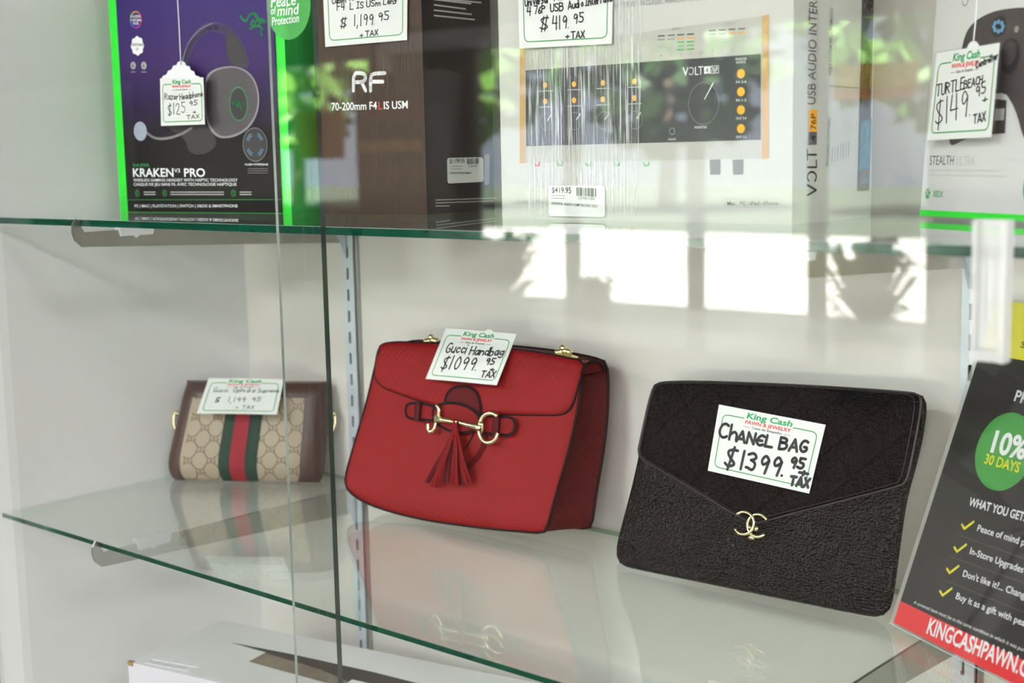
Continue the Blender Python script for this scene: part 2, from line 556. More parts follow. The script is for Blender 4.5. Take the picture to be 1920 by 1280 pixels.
def tree(x, y, h, r, m, label):
    t = thing('street_tree', label, 'tree', (x, y, -.012), 'trees across the paving')
    b = MB(); b.tube([(x, y, -.012), (x+.1, y, h*.3), (x, y, h*.6)], [.22, .18, .1], M_BARK); b.build('trunk', t)
    b = MB()
    for k in range(420):
        th, ph, rr = random.uniform(0, 6.283), math.acos(random.uniform(-1, 1)), r*random.random()**.33
        c = Vector((x+rr*math.sin(ph)*math.cos(th), y+rr*math.sin(ph)*math.sin(th), h*.62+rr*.9*math.cos(ph)))
        s_ = r*random.uniform(.1, .2); a = Vector((random.gauss(0, 1), random.gauss(0, 1), random.gauss(0, 1))).normalized()
        d = a.cross(Vector((.3, .5, .8))).normalized(); e2 = a.cross(d)
        b.poly([c+d*s_, c+e2*s_*.6, c-d*s_, c-e2*s_*.6], m)
    b.build('crown', t)
tl = [(-30, -26, 6.5, 2.7, M_LEAF, 'first'), (-23.5, -26, 7, 2.9, M_LEAF, 'second'), (-17, -26, 6, 2.7, M_LEAFD, 'third'), (-10.5, -26, 7, 2.9, M_LEAF, 'fourth'), (-4, -26, 6, 2.7, M_LEAFD, 'fifth')]
for x, y, h, r, mm, w_ in tl:
    tree(x, y, h, r, mm, 'leafy green tree across the sunlit paving, %s from the left' % w_)
M_MAROON = mat('maroon paint', '5a1c22', .6, noise=.1); M_OCHRE = mat('ochre paint', 'a8883a', .6, noise=.1); M_BROWN = mat('dark brown cabinet', '2a211d', .5, noise=.15)
t = thing('storage_cabinet', 'dark brown cabinet with maroon and ochre bands between shop windows', 'cabinet', (-6.0, -6.8, 0))
b = MB(); b.box((-6.34, -6.99, 0), (-5.62, -6.6, 1.98), M_BROWN); b.build('body', t)
b = MB(); b.box((-6.3, -6.6, 1.62), (-5.66, -6.585, 1.74), M_MAROON); b.build('maroon_band', t)
b = MB(); b.box((-6.3, -6.6, 1.42), (-5.66, -6.585, 1.5), M_OCHRE); b.build('ochre_band', t)
M_ORANGE = mat('orange poster', 'e8902a', .6, noise=.08); M_YEL = mat('yellow poster', 'f0d020', .6, noise=.08)
b = MB(); b.box((-7.3, -7.034, 1.38), (-6.95, -7.029, 1.75), M_ORANGE); b.box((-7.52, -7.034, 1.38), (-7.3, -7.029, 1.75), M_YEL)
tag(b.build('window_poster'), 'orange and yellow poster on the leftmost shop window', 'poster')
b = MB(); b.box((-2.72, -7.034, 1.72), (-2.2, -7.029, 1.86), M_YEL); b.box((-2.72, -7.034, 1.66), (-2.2, -7.029, 1.72), M_ORANGE)
tag(b.build('window_banner'), 'narrow yellow and orange banner on the rightmost shop window', 'banner')
M_POT = mat('grey plant pot', '56544f', .7, noise=.1); M_PLANT = mat('house plant leaves', '35432e', .5, noise=.3, nscale=9)
def plant(x, y, h, r, label):
    t = thing('potted_plant', label, 'plant', (x, y, 0), 'plants by the shop windows')
    b = MB(); b.tube([(x, y, 0), (x, y, h*.4)], [r*.35, r*.5], M_POT, seg=16); b.build('pot', t)
    b = MB()
    for k in range(90):
        th = random.uniform(0, 6.283); L = r*random.uniform(.5, 1.1); dz = h*random.uniform(.05, .6)
        p = Vector((x, y, h*.4)); q = p+Vector((L*math.cos(th)*.6, L*math.sin(th)*.6, dz)); e2 = p+Vector((L*math.cos(th), L*math.sin(th), dz*.85))
        s_ = Vector((-math.sin(th), math.cos(th), 0))*r*.09
        b.poly([p, q-s_, e2, q+s_], M_PLANT)
    b.build('foliage', t)
plant(-4.95, -6.6, .9, .42, 'tall bushy plant in a grey pot before the second shop window')
plant(-4.15, -6.6, .62, .2, 'small slim plant in a grey pot before the third shop window')
plant(-2.25, -6.6, .9, .4, 'broad bushy plant in a grey pot before the rightmost shop window')
M_LAMP = bpy.data.materials.new('lamp diffuser'); M_LAMP.use_nodes = True
_b = M_LAMP.node_tree.nodes['Principled BSDF']; _b.inputs['Base Color'].default_value = (.9, .9, .9, 1)
_b.inputs['Emission Color'].default_value = (.96, .985, 1.0, 1); _b.inputs['Emission Strength'].default_value = CEIL_POWER
def ceiling_lamp(x, y, label):
    t = thing('ceiling_light', label, 'light', (x, y, 2.9), 'ceiling lights of the shop')
    b = MB(); b.box((x-.62, y-.32, 2.9), (x+.62, y+.32, 2.95), M_CLIP); b.build('housing', t)
    b = MB(); b.poly([(x-.58, y-.28, 2.897), (x-.58, y+.28, 2.897), (x+.58, y+.28, 2.897), (x+.58, y-.28, 2.897)], M_LAMP); b.build('diffuser', t)
for x, y, l in ((.2, -3.5, 'opposite the display case'), (-2.8, -3.5, 'left of the display case front'), (3., -3.5, 'right of the display case front'), (-6., -3.5, 'far left, near the dark cabinet'),
                (.2, -5.6, 'added as fill by the shop windows, opposite the case'), (3., -5.6, 'added as fill by the shop windows, far right'), (-2.8, -5.6, 'added as fill by the shop windows, left'), (3.6, -1.7, 'added as fill nearest the case, on the right')):  # window row added to soften shadows, nearest lamp to brighten the case's left wall
    ceiling_lamp(x, y, 'white rectangular ceiling light ' + l)

# ------------------------------------------------------------------ the display case shell
DECK = -.30 + Z0
mb = MB()
mb.box((XL-.02, .0, DECK-.4), (2.2, .02, 2.05), M_BACK)
struct(mb.build('wall_case_back'))
mb = MB(); mb.box((XL-.02, -.41, DECK-.7), (XL, .0, 2.05), M_WALL); struct(mb.build('wall_case_left'))
mb = MB(); mb.box((2.2, -.41, DECK-.7), (2.22, .02, 2.05), M_WALL); struct(mb.build('wall_case_right'))
mb = MB(); mb.box((XL, -.41, DECK-.7), (2.2, .0, DECK), M_DECK); struct(mb.build('trim_case_base'))
mb = MB(); mb.box((XL-.02, -.41, 2.05), (2.22, .02, 2.08), M_WALL); struct(mb.build('trim_case_top'))

# slotted uprights
def upright(x0, label):
    t = thing('slotted_upright', label, 'shelf upright', (x0, -.003, DECK), 'slotted uprights on the case back')
    b = MB()
    x1 = x0+.0188; s0, s1 = x0+.0066, x0+.0102
    y0, y1 = -.0035, -.001
    zt = 1.98
    b.box((x0, y0, DECK), (s0, y1, zt), M_ZINC); b.box((s1, y0, DECK), (x1, y1, zt), M_ZINC)
    z = DECK
    ref = Z0+.2116*1.1545+.0095                       # a known slot top
    k = math.floor((DECK-ref)/.0254)
    while z < zt:
        sl0 = ref+k*.0254-.0135
        top = ref+k*.0254
        if sl0 > z:
            b.box((s0, y0, z), (s1, y1, min(sl0, zt)), M_ZINC)
        z = max(z, top); k += 1
    b.build('slotted_face', t)
    b = MB(); b.box((s0-.001, -.0009, DECK), (s1+.001, -.0001, zt), M_DARK); b.build('slot_channel', t)
    b = MB(); b.box((x1, -.0006, DECK), (x1+.0022, -.0001, zt), M_DARK); b.box((x1+.0022, -.0022, DECK), (x1+.0075, -.0001, zt), M_STEEL); b.build('side_flange', t)
upright(-.0380, 'slotted zinc upright on the case back, left of the red handbag')
upright(.7205, 'slotted zinc upright on the case back, right of the black clutch')

# shelf brackets
def bracket(x, zb, label, tip=-.3585):
    """zb = underside of the shelf."""
    t = thing('shelf_bracket', label, 'bracket', (x, -.18, zb-.05), 'brackets under the glass shelves')
    b = MB()
    fr = Frame((x-.0013, 0, zb), (0, -1, 0), (0, 0, 1))   # u towards the front
    pts = [(.004, -.003), (.02, -.006), (.30, -.0055), (.349, -.006), (.3525, .000), (.3535, .006), (-tip-.0005, .0075), (-tip+.003, .002), (-tip+.0035, -.006), (-tip+.001, -.014), (-tip-.006, -.0205), (.30, -.023), (.15, -.030), (.004, -.0375)]
    b.prism(fr, pts, -.0013, .0013, M_STEEL); b.build('blade', t)
    b = MB()
    b.prism(fr, [(.272, -.0122), (.268, 0), (.312, 0), (.309, -.0122), (.295, -.0122), (.2915, -.015), (.288, -.0122)], -.0045, .0045, M_CLIP)
    b.build('rubber_pad', t)
    b = MB(); b.prism(fr, [(.0045, .008), (.018, -.006), (.018, -.03), (.0045, -.055)], -.0016, .0016, M_ZINC); b.build('hook', t)
TH = .005
THU = .0066
BX = -.0297
bracket(BX, ZU-THU, 'steel bracket under the upper glass shelf, left of the two')
bracket(BX, Z0-TH, 'steel bracket under the lower glass shelf, below the beige bag')
bracket(BX+.7585, ZU-THU, 'steel bracket under the upper glass shelf, by the right upright')
bracket(BX+.7585, Z0-TH, 'steel bracket under the lower glass shelf, below the black clutch')

# glass shelves
def shelf(zt, label, TH):
    b = MB()
    x0, x1, y0, y1 = XL+.001, 2.19, -.352, -.0045
    P = [(x0, y0), (x1, y0), (x1, y1), (x0, y1)]
    A = [b.vert((x, y, zt-TH), (x, y)) for x, y in P]; B = [b.vert((x, y, zt), (x, y)) for x, y in P]
    b.face(B, M_SHELF); b.face(A[::-1], M_SHELF)
    for i in range(4):
        j = (i+1) % 4
        b.face([A[i], A[j], B[j], B[i]], M_EDGE if i in (0, 1) else M_BEDGE if i == 2 else M_SHELF)
    b.poly([(x0, y0-.0002, zt), (x1, y0-.0002, zt), (x1, y0-.0002, zt-.0004), (x0, y0-.0002, zt-.0004)], M_LEDGE)
    return tag(b.build('glass_shelf'), label, 'shelf')
shelf(ZU, 'upper glass shelf carrying the product boxes', THU)
shelf(Z0, 'lower glass shelf carrying the three bags', TH)

# sliding glass doors
YI, YO = -.372, -.388
pi = Frame((0, YI, Z0), (1, 0, 0), (0, 0, 1)); po = Frame((0, YO, Z0), (1, 0, 0), (0, 0, 1))
GL = pi.px((614, 640))[0]; GR = po.px((529.5, 640))[0]
def pane(y, x0, x1, eL, eR, label):
    t = thing('sliding_glass_door', label, 'glass door', ((x0+x1)/2, y, DECK))
    b = MB()
    z0, z1, h = DECK+.004, 2.04, (.0026 if y == YI else .0013)
    P = [(x0, y-h), (x1, y-h), (x1, y+h), (x0, y+h)]
    A = [b.vert((x, yy, z0)) for x, yy in P]; B = [b.vert((x, yy, z1)) for x, yy in P]
    b.face(B, M_EDGE); b.face(A[::-1], M_EDGE)
    for i, mm in enumerate((M_PANE, eR, M_PANE, eL)):
        j = (i+1) % 4
        b.face([A[i], A[j], B[j], B[i]], mm)
    b.build('pane', t)
    b = MB(); b.box((x0, y-.004, DECK), (x1, y+.004, DECK+.004), M_STEEL); b.build('bottom_runner', t)
    return t
dl = pane(YI, XL+.002, GL, M_EDGE, M_PEDGE, 'left sliding glass door, behind, with a dark green right edge')
dr = pane(YO, GR, 2.195, M_LEDGE, M_PEDGE, 'right sliding glass door, in front, with a clear plastic pull')
# clear plastic pull on the right pane
b = MB(); fo = Frame((0, YO-.0026, Z0), (1, 0, 0), (0, 0, 1))
c0 = fo.px((1828, 672)); c1 = fo.px((1903, 412))
b.fbox(fo, c0[0], c1[0], c0[1], c1[1], .0004, .0022, M_FROST)
b.fbox(fo, c1[0]-.0035, c1[0], c0[1], c1[1], .0022, .010, M_FROST)
b.fbox(fo, c0[0], c0[0]+.0025, c0[1], c1[1], .0022, .008, M_FROST)
b.fbox(fo, c0[0]+.0025, c1[0]-.0035, c0[1], c0[1]+.006, .0022, .008, M_FROST)
o = b.build('door_pull', dr); o['label'] = 'clear frosted plastic door pull'
# round green sticker on the left pane
M_STK = mat('translucent green sticker', '46a84c', .5, noise=.1, nscale=60)
M_STK.node_tree.nodes['Principled BSDF'].inputs['Alpha'].default_value = .8
fi = Frame((0, YI-.0026, Z0), (1, 0, 0), (0, 0, 1))
b = MB(); c = fi.px((541, 10)); rr = fi.px((583, 10))[0]-c[0]
b.fpoly(fi, ellipse(c, rr), .0003, M_STK)
for sx, q0, q1, cp in (('Peace', (509, 14), (556, 9), 22), ('of', (509, 27), (519, 26), 14), ('mind', (521, 30), (562, 26), 19), ('Protection', (511, 48), (562, 41), 15)):
    ptext(b, fi, sx, q0, q1, cp, M_WINK, w=.0006, bold=.012, shear=.15)
o = b.build('round_sticker', dl); o['label'] = 'round green sticker with white lettering'

# ------------------------------------------------------------------ price cards
def king_card(b, q, lines, wd, logo=True, y0=0, border=True):
    """The shop's white price card drawn on a Quad: border, logo and hand-written lines (text, x0, y0, x1, y1, cap)."""
    ax, ay = 1/q.W, 1/q.H
    n = 6
    for i in range(n):
        a, c = i/n, (i+1)/n
        b.poly([q.pt(a, 0), q.pt(c, 0), q.pt(c, 1), q.pt(a, 1)], M_PAPER)
        b.poly([q.pt(a, 1, -.0004), q.pt(c, 1, -.0004), q.pt(c, 0, -.0004), q.pt(a, 0, -.0004)], M_PAPER)
    for p, r in (((0, 0), (1, 0)), ((1, 0), (1, 1)), ((1, 1), (0, 1)), ((0, 1), (0, 0))):
        b.poly([q.pt(*p, -.0004), q.pt(*r, -.0004), q.pt(*r), q.pt(*p)], M_PAPER)
    if border:
        P = rrect(.06, .95, .08, .87, .05, .07)
        top = [(.27, .87)]+P[12:18]+P[18:24]+P[0:6]+P[6:12]+[(.73, .87)]
        top = resample(top, 90, False)
        b.stroke(q, top, .0009, .00015, M_GINK, ax=ax, ay=ay, cap=False)
    if logo:
        text(b, q, 'King Cash', (.29, .878), (.72, .878), .082*q.H, M_LOGO, .0002, bold=.028, shear=.1, ax=ax, ay=ay)
        text(b, q, 'PAWN & JEWELRY', (.285, .797), (.72, .797), .05*q.H, M_RINK, .0002, bold=.02, shear=.08, ax=ax, ay=ay)
        text(b, q, 'Casa de Empeño', (.36, .74), (.64, .74), .032*q.H, M_INK, .0002, bold=.008, shear=.1, ax=ax, ay=ay)
        for a, c in ((.28, .34), (.66, .72)):
            b.stroke(q, [(a, .75), (c, .75)], .0003, .0002, M_INK, ax=ax, ay=ay, cap=False)
    for L in lines:
        sx, xa, ya, xb, yb, cap = L[:6]
        hand(b, q, sx, (xa, ya), (xb, yb), cap*q.H, L[6] if len(L) > 6 else wd, M_INK, .00035, ax=ax, ay=ay)

def fquad(fr, px4, w, bow=0):
    ww = w if isinstance(w, (list, tuple)) else [w]*4
    return Quad(*[fr.pt(*fr.px(p, x), x) for p, x in zip(px4, ww)], bow=bow)

# ------------------------------------------------------------------ upper shelf: boxes
def boxframe(q, y, rot, z=None):
    """Frame of a box front standing on the upper shelf: q image point of the bottom left corner at depth y."""
    d = ray(q); t = (y-CAM.y)/d.y; p = CAM+d*t
    a = math.radians(rot)
    return Frame((p.x, y, ZU if z is None else z), (math.cos(a), math.sin(a), 0), (0, 0, 1))
SMALL = 0
# --- headset box
fr = boxframe((226, 398), -.220, 7.6)
wid = fr.px((547, 398))[0]; H = .27; D = .1
t = thing('headset_box', 'black and purple headset box with bright green edges', 'box', fr.pt(wid/2, 0, -D/2))
b = MB(); b.prism(fr, [(0, 0), (wid, 0), (wid, H), (0, H)], -D, 0, M_LIME, M_SIDEG); b.build('inner_box', t)
Mh = bpy.data.materials.new('purple black print'); Mh.use_nodes = True; nt = Mh.node_tree
tcn = nt.nodes.new('ShaderNodeTexCoord'); sp = nt.nodes.new('ShaderNodeSeparateXYZ'); rp = nt.nodes.new('ShaderNodeValToRGB')
nt.links.new(tcn.outputs['UV'], sp.inputs[0])
mr = nt.nodes.new('ShaderNodeMapRange'); mr.inputs['From Max'].default_value = .27
nt.links.new(sp.outputs[1], mr.inputs['Value']); nt.links.new(mr.outputs[0], rp.inputs['Fac'])
el = rp.color_ramp.elements
el[0].position = .3; el[0].color = lin('1b1415'); el[1].position = .95; el[1].color = lin('30256a')
e2 = el.new(.6); e2.color = lin('3a2560')
bs = nt.nodes['Principled BSDF']; nt.links.new(rp.outputs[0], bs.inputs['Base Color']); bs.inputs['Roughness'].default_value = .35; bs.inputs['Specular IOR Level'].default_value = .2
b = MB()
xl = fr.px((241, 390))[0]; xr = fr.px((530, 390))[0]
b.fbox(fr, xl, xr, .0005, H+.0005, 0, .0012, Mh)
W1 = .0013
M_HG = mat('dark grey headset print', '4a4348', .4, noise=.25, nscale=40); M_HD = mat('charcoal headset print', '2b2529', .4, noise=.2, nscale=40)
M_HB = mat('headband print', '4d406b', .4, noise=.15, nscale=30); M_MIC = mat('mic foam print', '9aa3b2', .5, noise=.2, nscale=300); M_HL = mat('grey highlight print', '8c868a', .4, noise=.1)
def pp(*q): return [fr.px(x, W1) for x in q]
def scale(a): return fr.px((400, 200-a), W1)[1]-fr.px((400, 200), W1)[1]
cush = smooth(pp((310, 238), (350, 262), (352, 285), (378, 292), (402, 280), (408, 262), (380, 225), (330, 225)), True)
b.fpoly(fr, cush, W1+.0001, M_HD)
band = smooth(pp((345, 128), (352, 95), (372, 62), (395, 48), (425, 55), (450, 82), (462, 118)))
b.stroke(fr, band, scale(17), W1+.0002, M_HB); b.stroke(fr, smooth(pp((342, 116), (352, 80), (375, 54), (398, 44))), scale(2), W1+.0003, M_HL)
b.fpoly(fr, smooth(pp((425, 60), (448, 72), (466, 118), (462, 128), (432, 122), (424, 95)), True), W1+.0003, M_HD)
b.fpoly(fr, smooth(pp((384, 145), (402, 128), (440, 122), (470, 135), (486, 165), (487, 205), (470, 240), (440, 258), (408, 260), (388, 235), (382, 190)), True), W1+.0004, M_HL)
b.fpoly(fr, smooth(pp((388, 147), (405, 131), (440, 125), (468, 138), (483, 166), (484, 205), (466, 238), (438, 254), (410, 256), (392, 232), (386, 190)), True), W1+.0005, M_HG)
ec = fr.px((448, 195), W1)
b.stroke(fr, ellipse(ec, scale(23), scale(31)), scale(2), W1+.0006, M_GINK, closed=True); b.fpoly(fr, ellipse(ec, scale(21), scale(29)), W1+.0006, M_HD)
mb_ = smooth(pp((275, 248), (290, 260), (315, 260), (340, 252), (360, 240)))
b.stroke(fr, mb_, scale(5), W1+.0006, M_HL)
b.fpoly(fr, ellipse(fr.px((264, 246), W1), scale(19), scale(19)), W1+.0007, M_MIC)
c = fr.px((479, 271), W1)
b.fpoly(fr, ellipse(c, scale(31)), W1+.0006, M_HD); b.stroke(fr, ellipse(c, scale(31)), scale(1.2), W1+.0007, M_HL, closed=True)
M_CY = mat('cyan print', '5b8fae', .5, noise=.1)
for k in range(4):
    for r_ in (18, 22):
        b.stroke(fr, ellipse(c, scale(r_), n=6, a0=25+90*k, a1=65+90*k), scale(2), W1+.0008, M_CY)
# emblem: three entwined snakes in green
def snake(cx, cy, sc, wd, mm, w_):
    for P in (((-27, -6), (-22, 2), (-16, 4), (-11, -6), (-4, -12), (3, -8), (8, 0), (16, 6)), ((-8, 18), (-2, 14), (0, 6), (6, 2), (14, 0), (20, 4)), ((13, 30), (11, 22), (16, 18), (8, 12), (-4, 14), (-8, 8), (-2, 2)), ((-2, -10), (6, 0), (12, 6), (8, 10))):
        b.stroke(fr, [fr.px((cx+x*sc, cy+y*sc), W1) for x, y in smooth(list(P))], wd, w_, mm)
snake(478, 36, 1., scale(4.2), M_LOGO, W1+.0003)
snake(447, 193, .42, scale(2), M_LOGO, W1+.0008)
for sx, q0, q1, cp, mm, bo in (('RAZER', (250, 312), (281, 312), 5, M_LOGO, .01), ('KRAKEN', (250, 331), (326, 331), 15, M_WINK, .016), ('V3', (327, 323), (338, 323), 7, M_WINK, .01), ('PRO', (346, 331), (385, 331), 15, M_WINK, .016),
    ('WIRELESS GAMING HEADSET WITH HAPTIC TECHNOLOGY', (251, 340), (446, 340), 5, M_WINK, .004), ('CASQUE DE JEU SANS FIL AVEC TECHNOLOGIE HAPTIQUE', (251, 348), (444, 348), 5, M_WINK, .004),
    ('PC | MAC | PLAYSTATION | SWITCH | XBOX & SMARTPHONE', (253, 388.5), (446, 388.5), 5, M_WINK, .008), ('RAZER HYPERSENSE', (460, 310), (503, 310), 3.6, M_WINK, .004)):
    ptext(b, fr, sx, q0, q1, cp, mm, w=.0003, w0=W1, bold=bo)
b.stroke(fr, pp((239, 374.5), (527, 374)), scale(1), W1+.0002, M_GINK, cap=False)
for x in (258, 309, 438):
    b.stroke(fr, ellipse(fr.px((x, 362), W1), scale(6), n=20), scale(1.2), W1+.0003, M_GINK, closed=True)
    b.stroke(fr, ellipse(fr.px((x, 362), W1), scale(3), n=12), scale(1.2), W1+.0003, M_GINK, closed=True)
for x0_, x1_ in ((270, 292), (320, 420), (450, 472)):
    for y_ in (360, 364.5):
        b.stroke(fr, pp((x0_, y_), (x1_, y_)), scale(1.6), W1+.0003, M_GREY2, cap=False)
for y_ in (316, 320, 324):
    b.stroke(fr, pp((465, y_), (503, y_)), scale(.8), W1+.0003, M_GRAYINK, cap=False)
c = fr.px((255, 37), W1); cols = ['d03030', 'd08030', 'b0b030', '30b050', '3080d0', '7040c0', 'b040a0', 'c03060']
for k, cc in enumerate(cols):
    b.stroke(fr, ellipse(c, scale(15.5), n=6, a0=45*k, a1=45*k+45), scale(2.4), W1+.0003, mat('ring print '+str(k), cc, .5, noise=.05), cap=False)
for sx, y_, hw in (('RAZER', 33, 10), ('CHROMA', 40, 11), ('RGB', 46, 5)):
    ptext(b, fr, sx, (255-hw, y_), (255+hw, y_), 4.5, M_WINK, w=.0003, w0=W1, bold=.01)
c = fr.px((258, 86), W1)
b.fpoly(fr, [(c[0]+scale(18+1.2*math.cos(8*a))*math.cos(a), c[1]+scale(18+1.2*math.cos(8*a))*math.sin(a)) for a in [k*math.pi/32 for k in range(64)]], W1+.0003, M_WINK)
ptext(b, fr, 'CERTIFIED', (246, 86), (271, 86), 4.5, M_BLACKCARD, w=.0005, w0=W1, bold=.01)
b.stroke(fr, ellipse(fr.px((258, 92), W1), scale(2.6), n=12), scale(1), W1+.0005, M_BLACKCARD, closed=True)
for x in (250, 270):
    b.fpoly(fr, ellipse(fr.px((x, 123), W1), scale(7.5)), W1+.0003, M_GREY2)
    b.stroke(fr, pp((x+1, 118), (x-2, 124), (x+2, 123), (x-1, 129)), scale(1.4), W1+.0005, M_BLACKCARD)
    b.stroke(fr, pp((x-4, 135), (x+4, 135)), scale(1.4), W1+.0003, M_GREY2)
b.build('front_panel', t)['label'] = 'purple and black printed front with a headset picture'
# tag hanging on a string before the headset box
def cyl_string(b, P, r=.0006, m=M_CLIP): b.tube(P, r, m, seg=6)
t = thing('price_tag', 'small white tag hanging on a string before the headset box', 'price tag', fr.pt(*fr.px((342, 237), .012), .012))
b = MB()
P = [(302, 150), (305, 143), (313, 139), (315, 133), (322, 130), (325, 123), (331, 122), (334, 116), (340, 114), (346, 117), (349, 123), (355, 124), (357, 131), (364, 134), (366, 141), (374, 144), (377, 151), (378, 160), (303, 160)]
b.prism(fr, [fr.px(q, .011) for q in P], .0105, .0112, M_CLIP); b.build('scalloped_tag', t)
b = MB(); q = fquad(fr, [(300, 147), (381, 145), (384, 233), (302, 236)], .0125)
king_card(b, q, [('Razer', .1, .55, .42, .55, .13), ('Headphone', .46, .53, .98, .6, .13), ('$125.', .17, .22, .64, .26, .24), ('95', .66, .4, .85, .42, .1), ('+', .74, .24, .82, .24, .1), ('TAX', .6, .12, .88, .14, .08)], .0008)
b.build('card', t)
b = MB(); s_ = [(339, 122), (338, 95), (336, 50), (333, 0), (331, -40)]
cyl_string(b, [fr.pt(*fr.px(x, .012), .012) for x in s_]+[fr.pt(fr.px((331, -40), 0)[0], H-.004, .0022)]); b.build('string', t)

# --- lens box
fr = boxframe((607, 401), -.182, 8)
wid = fr.px((801, 402))[0]; H = .27; D = .115
M_LENS = mat('dark brown ribbed card', '44352a', .4, spec=.25, noise=.12, nscale=60); M_LSIDE = mat('black brown card', '221816', .3, spec=.25, noise=.08)
wv = M_LENS.node_tree
w_ = wv.nodes.new('ShaderNodeTexWave'); w_.inputs['Scale'].default_value = 130; w_.inputs['Distortion'].default_value = 1.2; w_.inputs['Detail Scale'].default_value = 3
tcx = wv.nodes.new('ShaderNodeTexCoord'); wv.links.new(tcx.outputs['UV'], w_.inputs['Vector'])
bp = wv.nodes.new('ShaderNodeBump'); bp.inputs['Strength'].default_value = .3; bp.inputs['Distance'].default_value = .0006
wv.links.new(w_.outputs['Fac'], bp.inputs['Height']); wv.links.new(bp.outputs[0], wv.nodes['Principled BSDF'].inputs['Normal'])
t = thing('lens_box', 'tall dark brown camera lens box with white and red lettering', 'box', fr.pt(wid/2, 0, -D/2))
b = MB(); b.prism(fr, [(0, 0), (wid, 0), (wid, H), (0, H)], -D, 0, M_LENS, M_LSIDE)
def rfl(P, wd): b.stroke(fr, [fr.px(x) for x in P], wd, .0003, M_WINK)
sw = fr.px((700, 200-7))[1]-fr.px((700, 200))[1]
for P in ([(663, 170), (663, 137), (680, 137), (686, 142), (685, 150), (679, 154), (664, 154)], [(679, 155), (686, 170)], [(695, 170), (695, 144), (700, 138), (722, 137)], [(697, 153), (718, 153)]):
    rfl(smooth(P, it=1) if len(P) > 3 else P, sw)
ptext(b, fr, '70-200mm F4', (622, 207), (707, 205), 14, M_WINK, bold=.012); ptext(b, fr, 'L', (710, 205), (717, 205), 14, M_RINK, bold=.012); ptext(b, fr, 'IS USM', (720, 204.5), (765, 203), 14, M_WINK, bold=.012)
fs = Frame(fr.pt(wid, 0, 0), -fr.n, (0, 0, 1))
for k, (x1_, n_) in enumerate(((902, 3), (883, 5), (873, 15), (884, 25), (890, 35))):
    b.stroke(fs, [fs.px((813, n_-6)), fs.px((x1_, n_+2))], .0014, .0003, M_GREY2, cap=False)
for k in range(3):
    b.stroke(fs, [fs.px((816, 375+5.5*k)), fs.px(((930, 925, 843)[k], 371+5.5*k+(4 if k == 2 else 0)))], .0007, .0003, M_GREY2, cap=False)
b.build('carton', t)
def barcode(b, fr, pa, pb, pc, w):
    """Bars between image points pa (top left) and pb (top right), down to the height of pc."""
    a, c, d = fr.px(pa, w), fr.px(pb, w), fr.px(pc, w)
    h = a[1]-d[1]; x = 0; n = 34
    st = [random.choice((1, 1, 2, 3)) for _ in range(n)]; T = sum(st); acc = 0
    for i, s2 in enumerate(st):
        if i % 2 == 0:
            f0, f1 = acc/T, (acc+s2)/T
            b.fpoly(fr, [(a[0]+(c[0]-a[0])*f, a[1]+(c[1]-a[1])*f-g) for f, g in ((f0, h), (f1, h), (f1, 0), (f0, 0))], w, M_INK)
        acc += s2
b = MB(); P = [fs.px(x, .0004) for x in ((838, 296), (838, 344), (907, 342), (908, 294))]
x0_, x1_ = P[0][0], P[2][0]; b.fpoly(fs, rrect(x0_, x1_, P[1][1], P[0][1], .003, .003), .0004, M_PAPER)
ptext(b, fs, '$1,199.95', (843, 306), (871, 305), 8, M_INK, w0=.0004, bold=.006)
barcode(b, fs, (876, 297), (898, 296), (876, 308), .0006)
ptext(b, fs, 'LTM011047', (878, 314), (895, 313), 3.4, M_INK, w0=.0004)
ptext(b, fs, 'CANON LENS RF70-200MM F4', (843, 326), (884, 326), 3.6, M_INK, w0=.0004, bold=.008)
for y_ in (312, 317):
    b.stroke(fs, [fs.px((844, y_)), fs.px((865, y_-.5))], .0006, .0006, M_GRAYINK, cap=False)
b.build('price_sticker', t)['label'] = 'white barcode sticker'
b = MB(); tp = [fs.px(x, .0003) for x in ((908, 290), (908, 347), (917, 346), (918, 288))]
b.fpoly(fs, tp, .0003, M_FROST); b.build('clear_tape', t)
b = MB(); q = fquad(fr, [(604, -52), (764, -62), (763, 75), (610, 88)], .002, bow=.0006)
king_card(b, q, [('Canon', .11, .57, .28, .58, .085), ('RF', .33, .595, .41, .6, .085), ('70-200mm', .48, .60, .86, .62, .085), ('F4', .17, .475, .26, .475, .1), ('L', .33, .475, .37, .475, .09), ('IS', .41, .485, .49, .485, .085), ('USM' if False else 'USm', .53, .49, .69, .5, .085), ('Lens', .73, .51, .88, .51, .085),
  ('#', .2, .25, .28, .25, .13), ('1,199.', .37, .25, .64, .25, .15), ('95', .66, .29, .79, .3, .12), ('+', .44, .09, .48, .09, .07), ('TAX', .51, .09, .66, .1, .075)], .0010)
tag(b.build('price_card'), 'white price card taped high on the dark lens box', 'price card')

# --- audio interface box
fr = boxframe((942, 408), -.2, 0)
wid = fr.px((1485, 412))[0]; H = .30
d_ = ray((1633, 400)); fsx = fr.pt(wid, 0, 0).x
tt = (fsx-CAM.x)/d_.x; D = (CAM+d_*tt).y-fr.O.y
D = min(max(D, .08), .17)
t = thing('audio_interface_box', 'large white shrink-wrapped audio interface box with a black panel picture', 'box', fr.pt(wid/2, 0, -D/2))
b = MB(); b.prism(fr, [(0, 0), (wid, 0), (wid, H), (0, H)], -D, 0, M_WHITECARD)
fs = Frame(fr.pt(wid, 0, 0), (0, 1, 0), (0, 0, 1))
def fp(*q): return [fr.px(x) for x in q]
def sc2(a): return fr.px((1200, 200-a))[1]-fr.px((1200, 200))[1]
M_WOOD = mat('pale wood print', 'b8935f', .5, noise=.15, nscale=90); M_CREAM = mat('cream print', 'b2b2a6', .4, noise=.02); M_BAND = mat('dark grey panel print', '3a3a3c', .25, noise=.1, nscale=20)
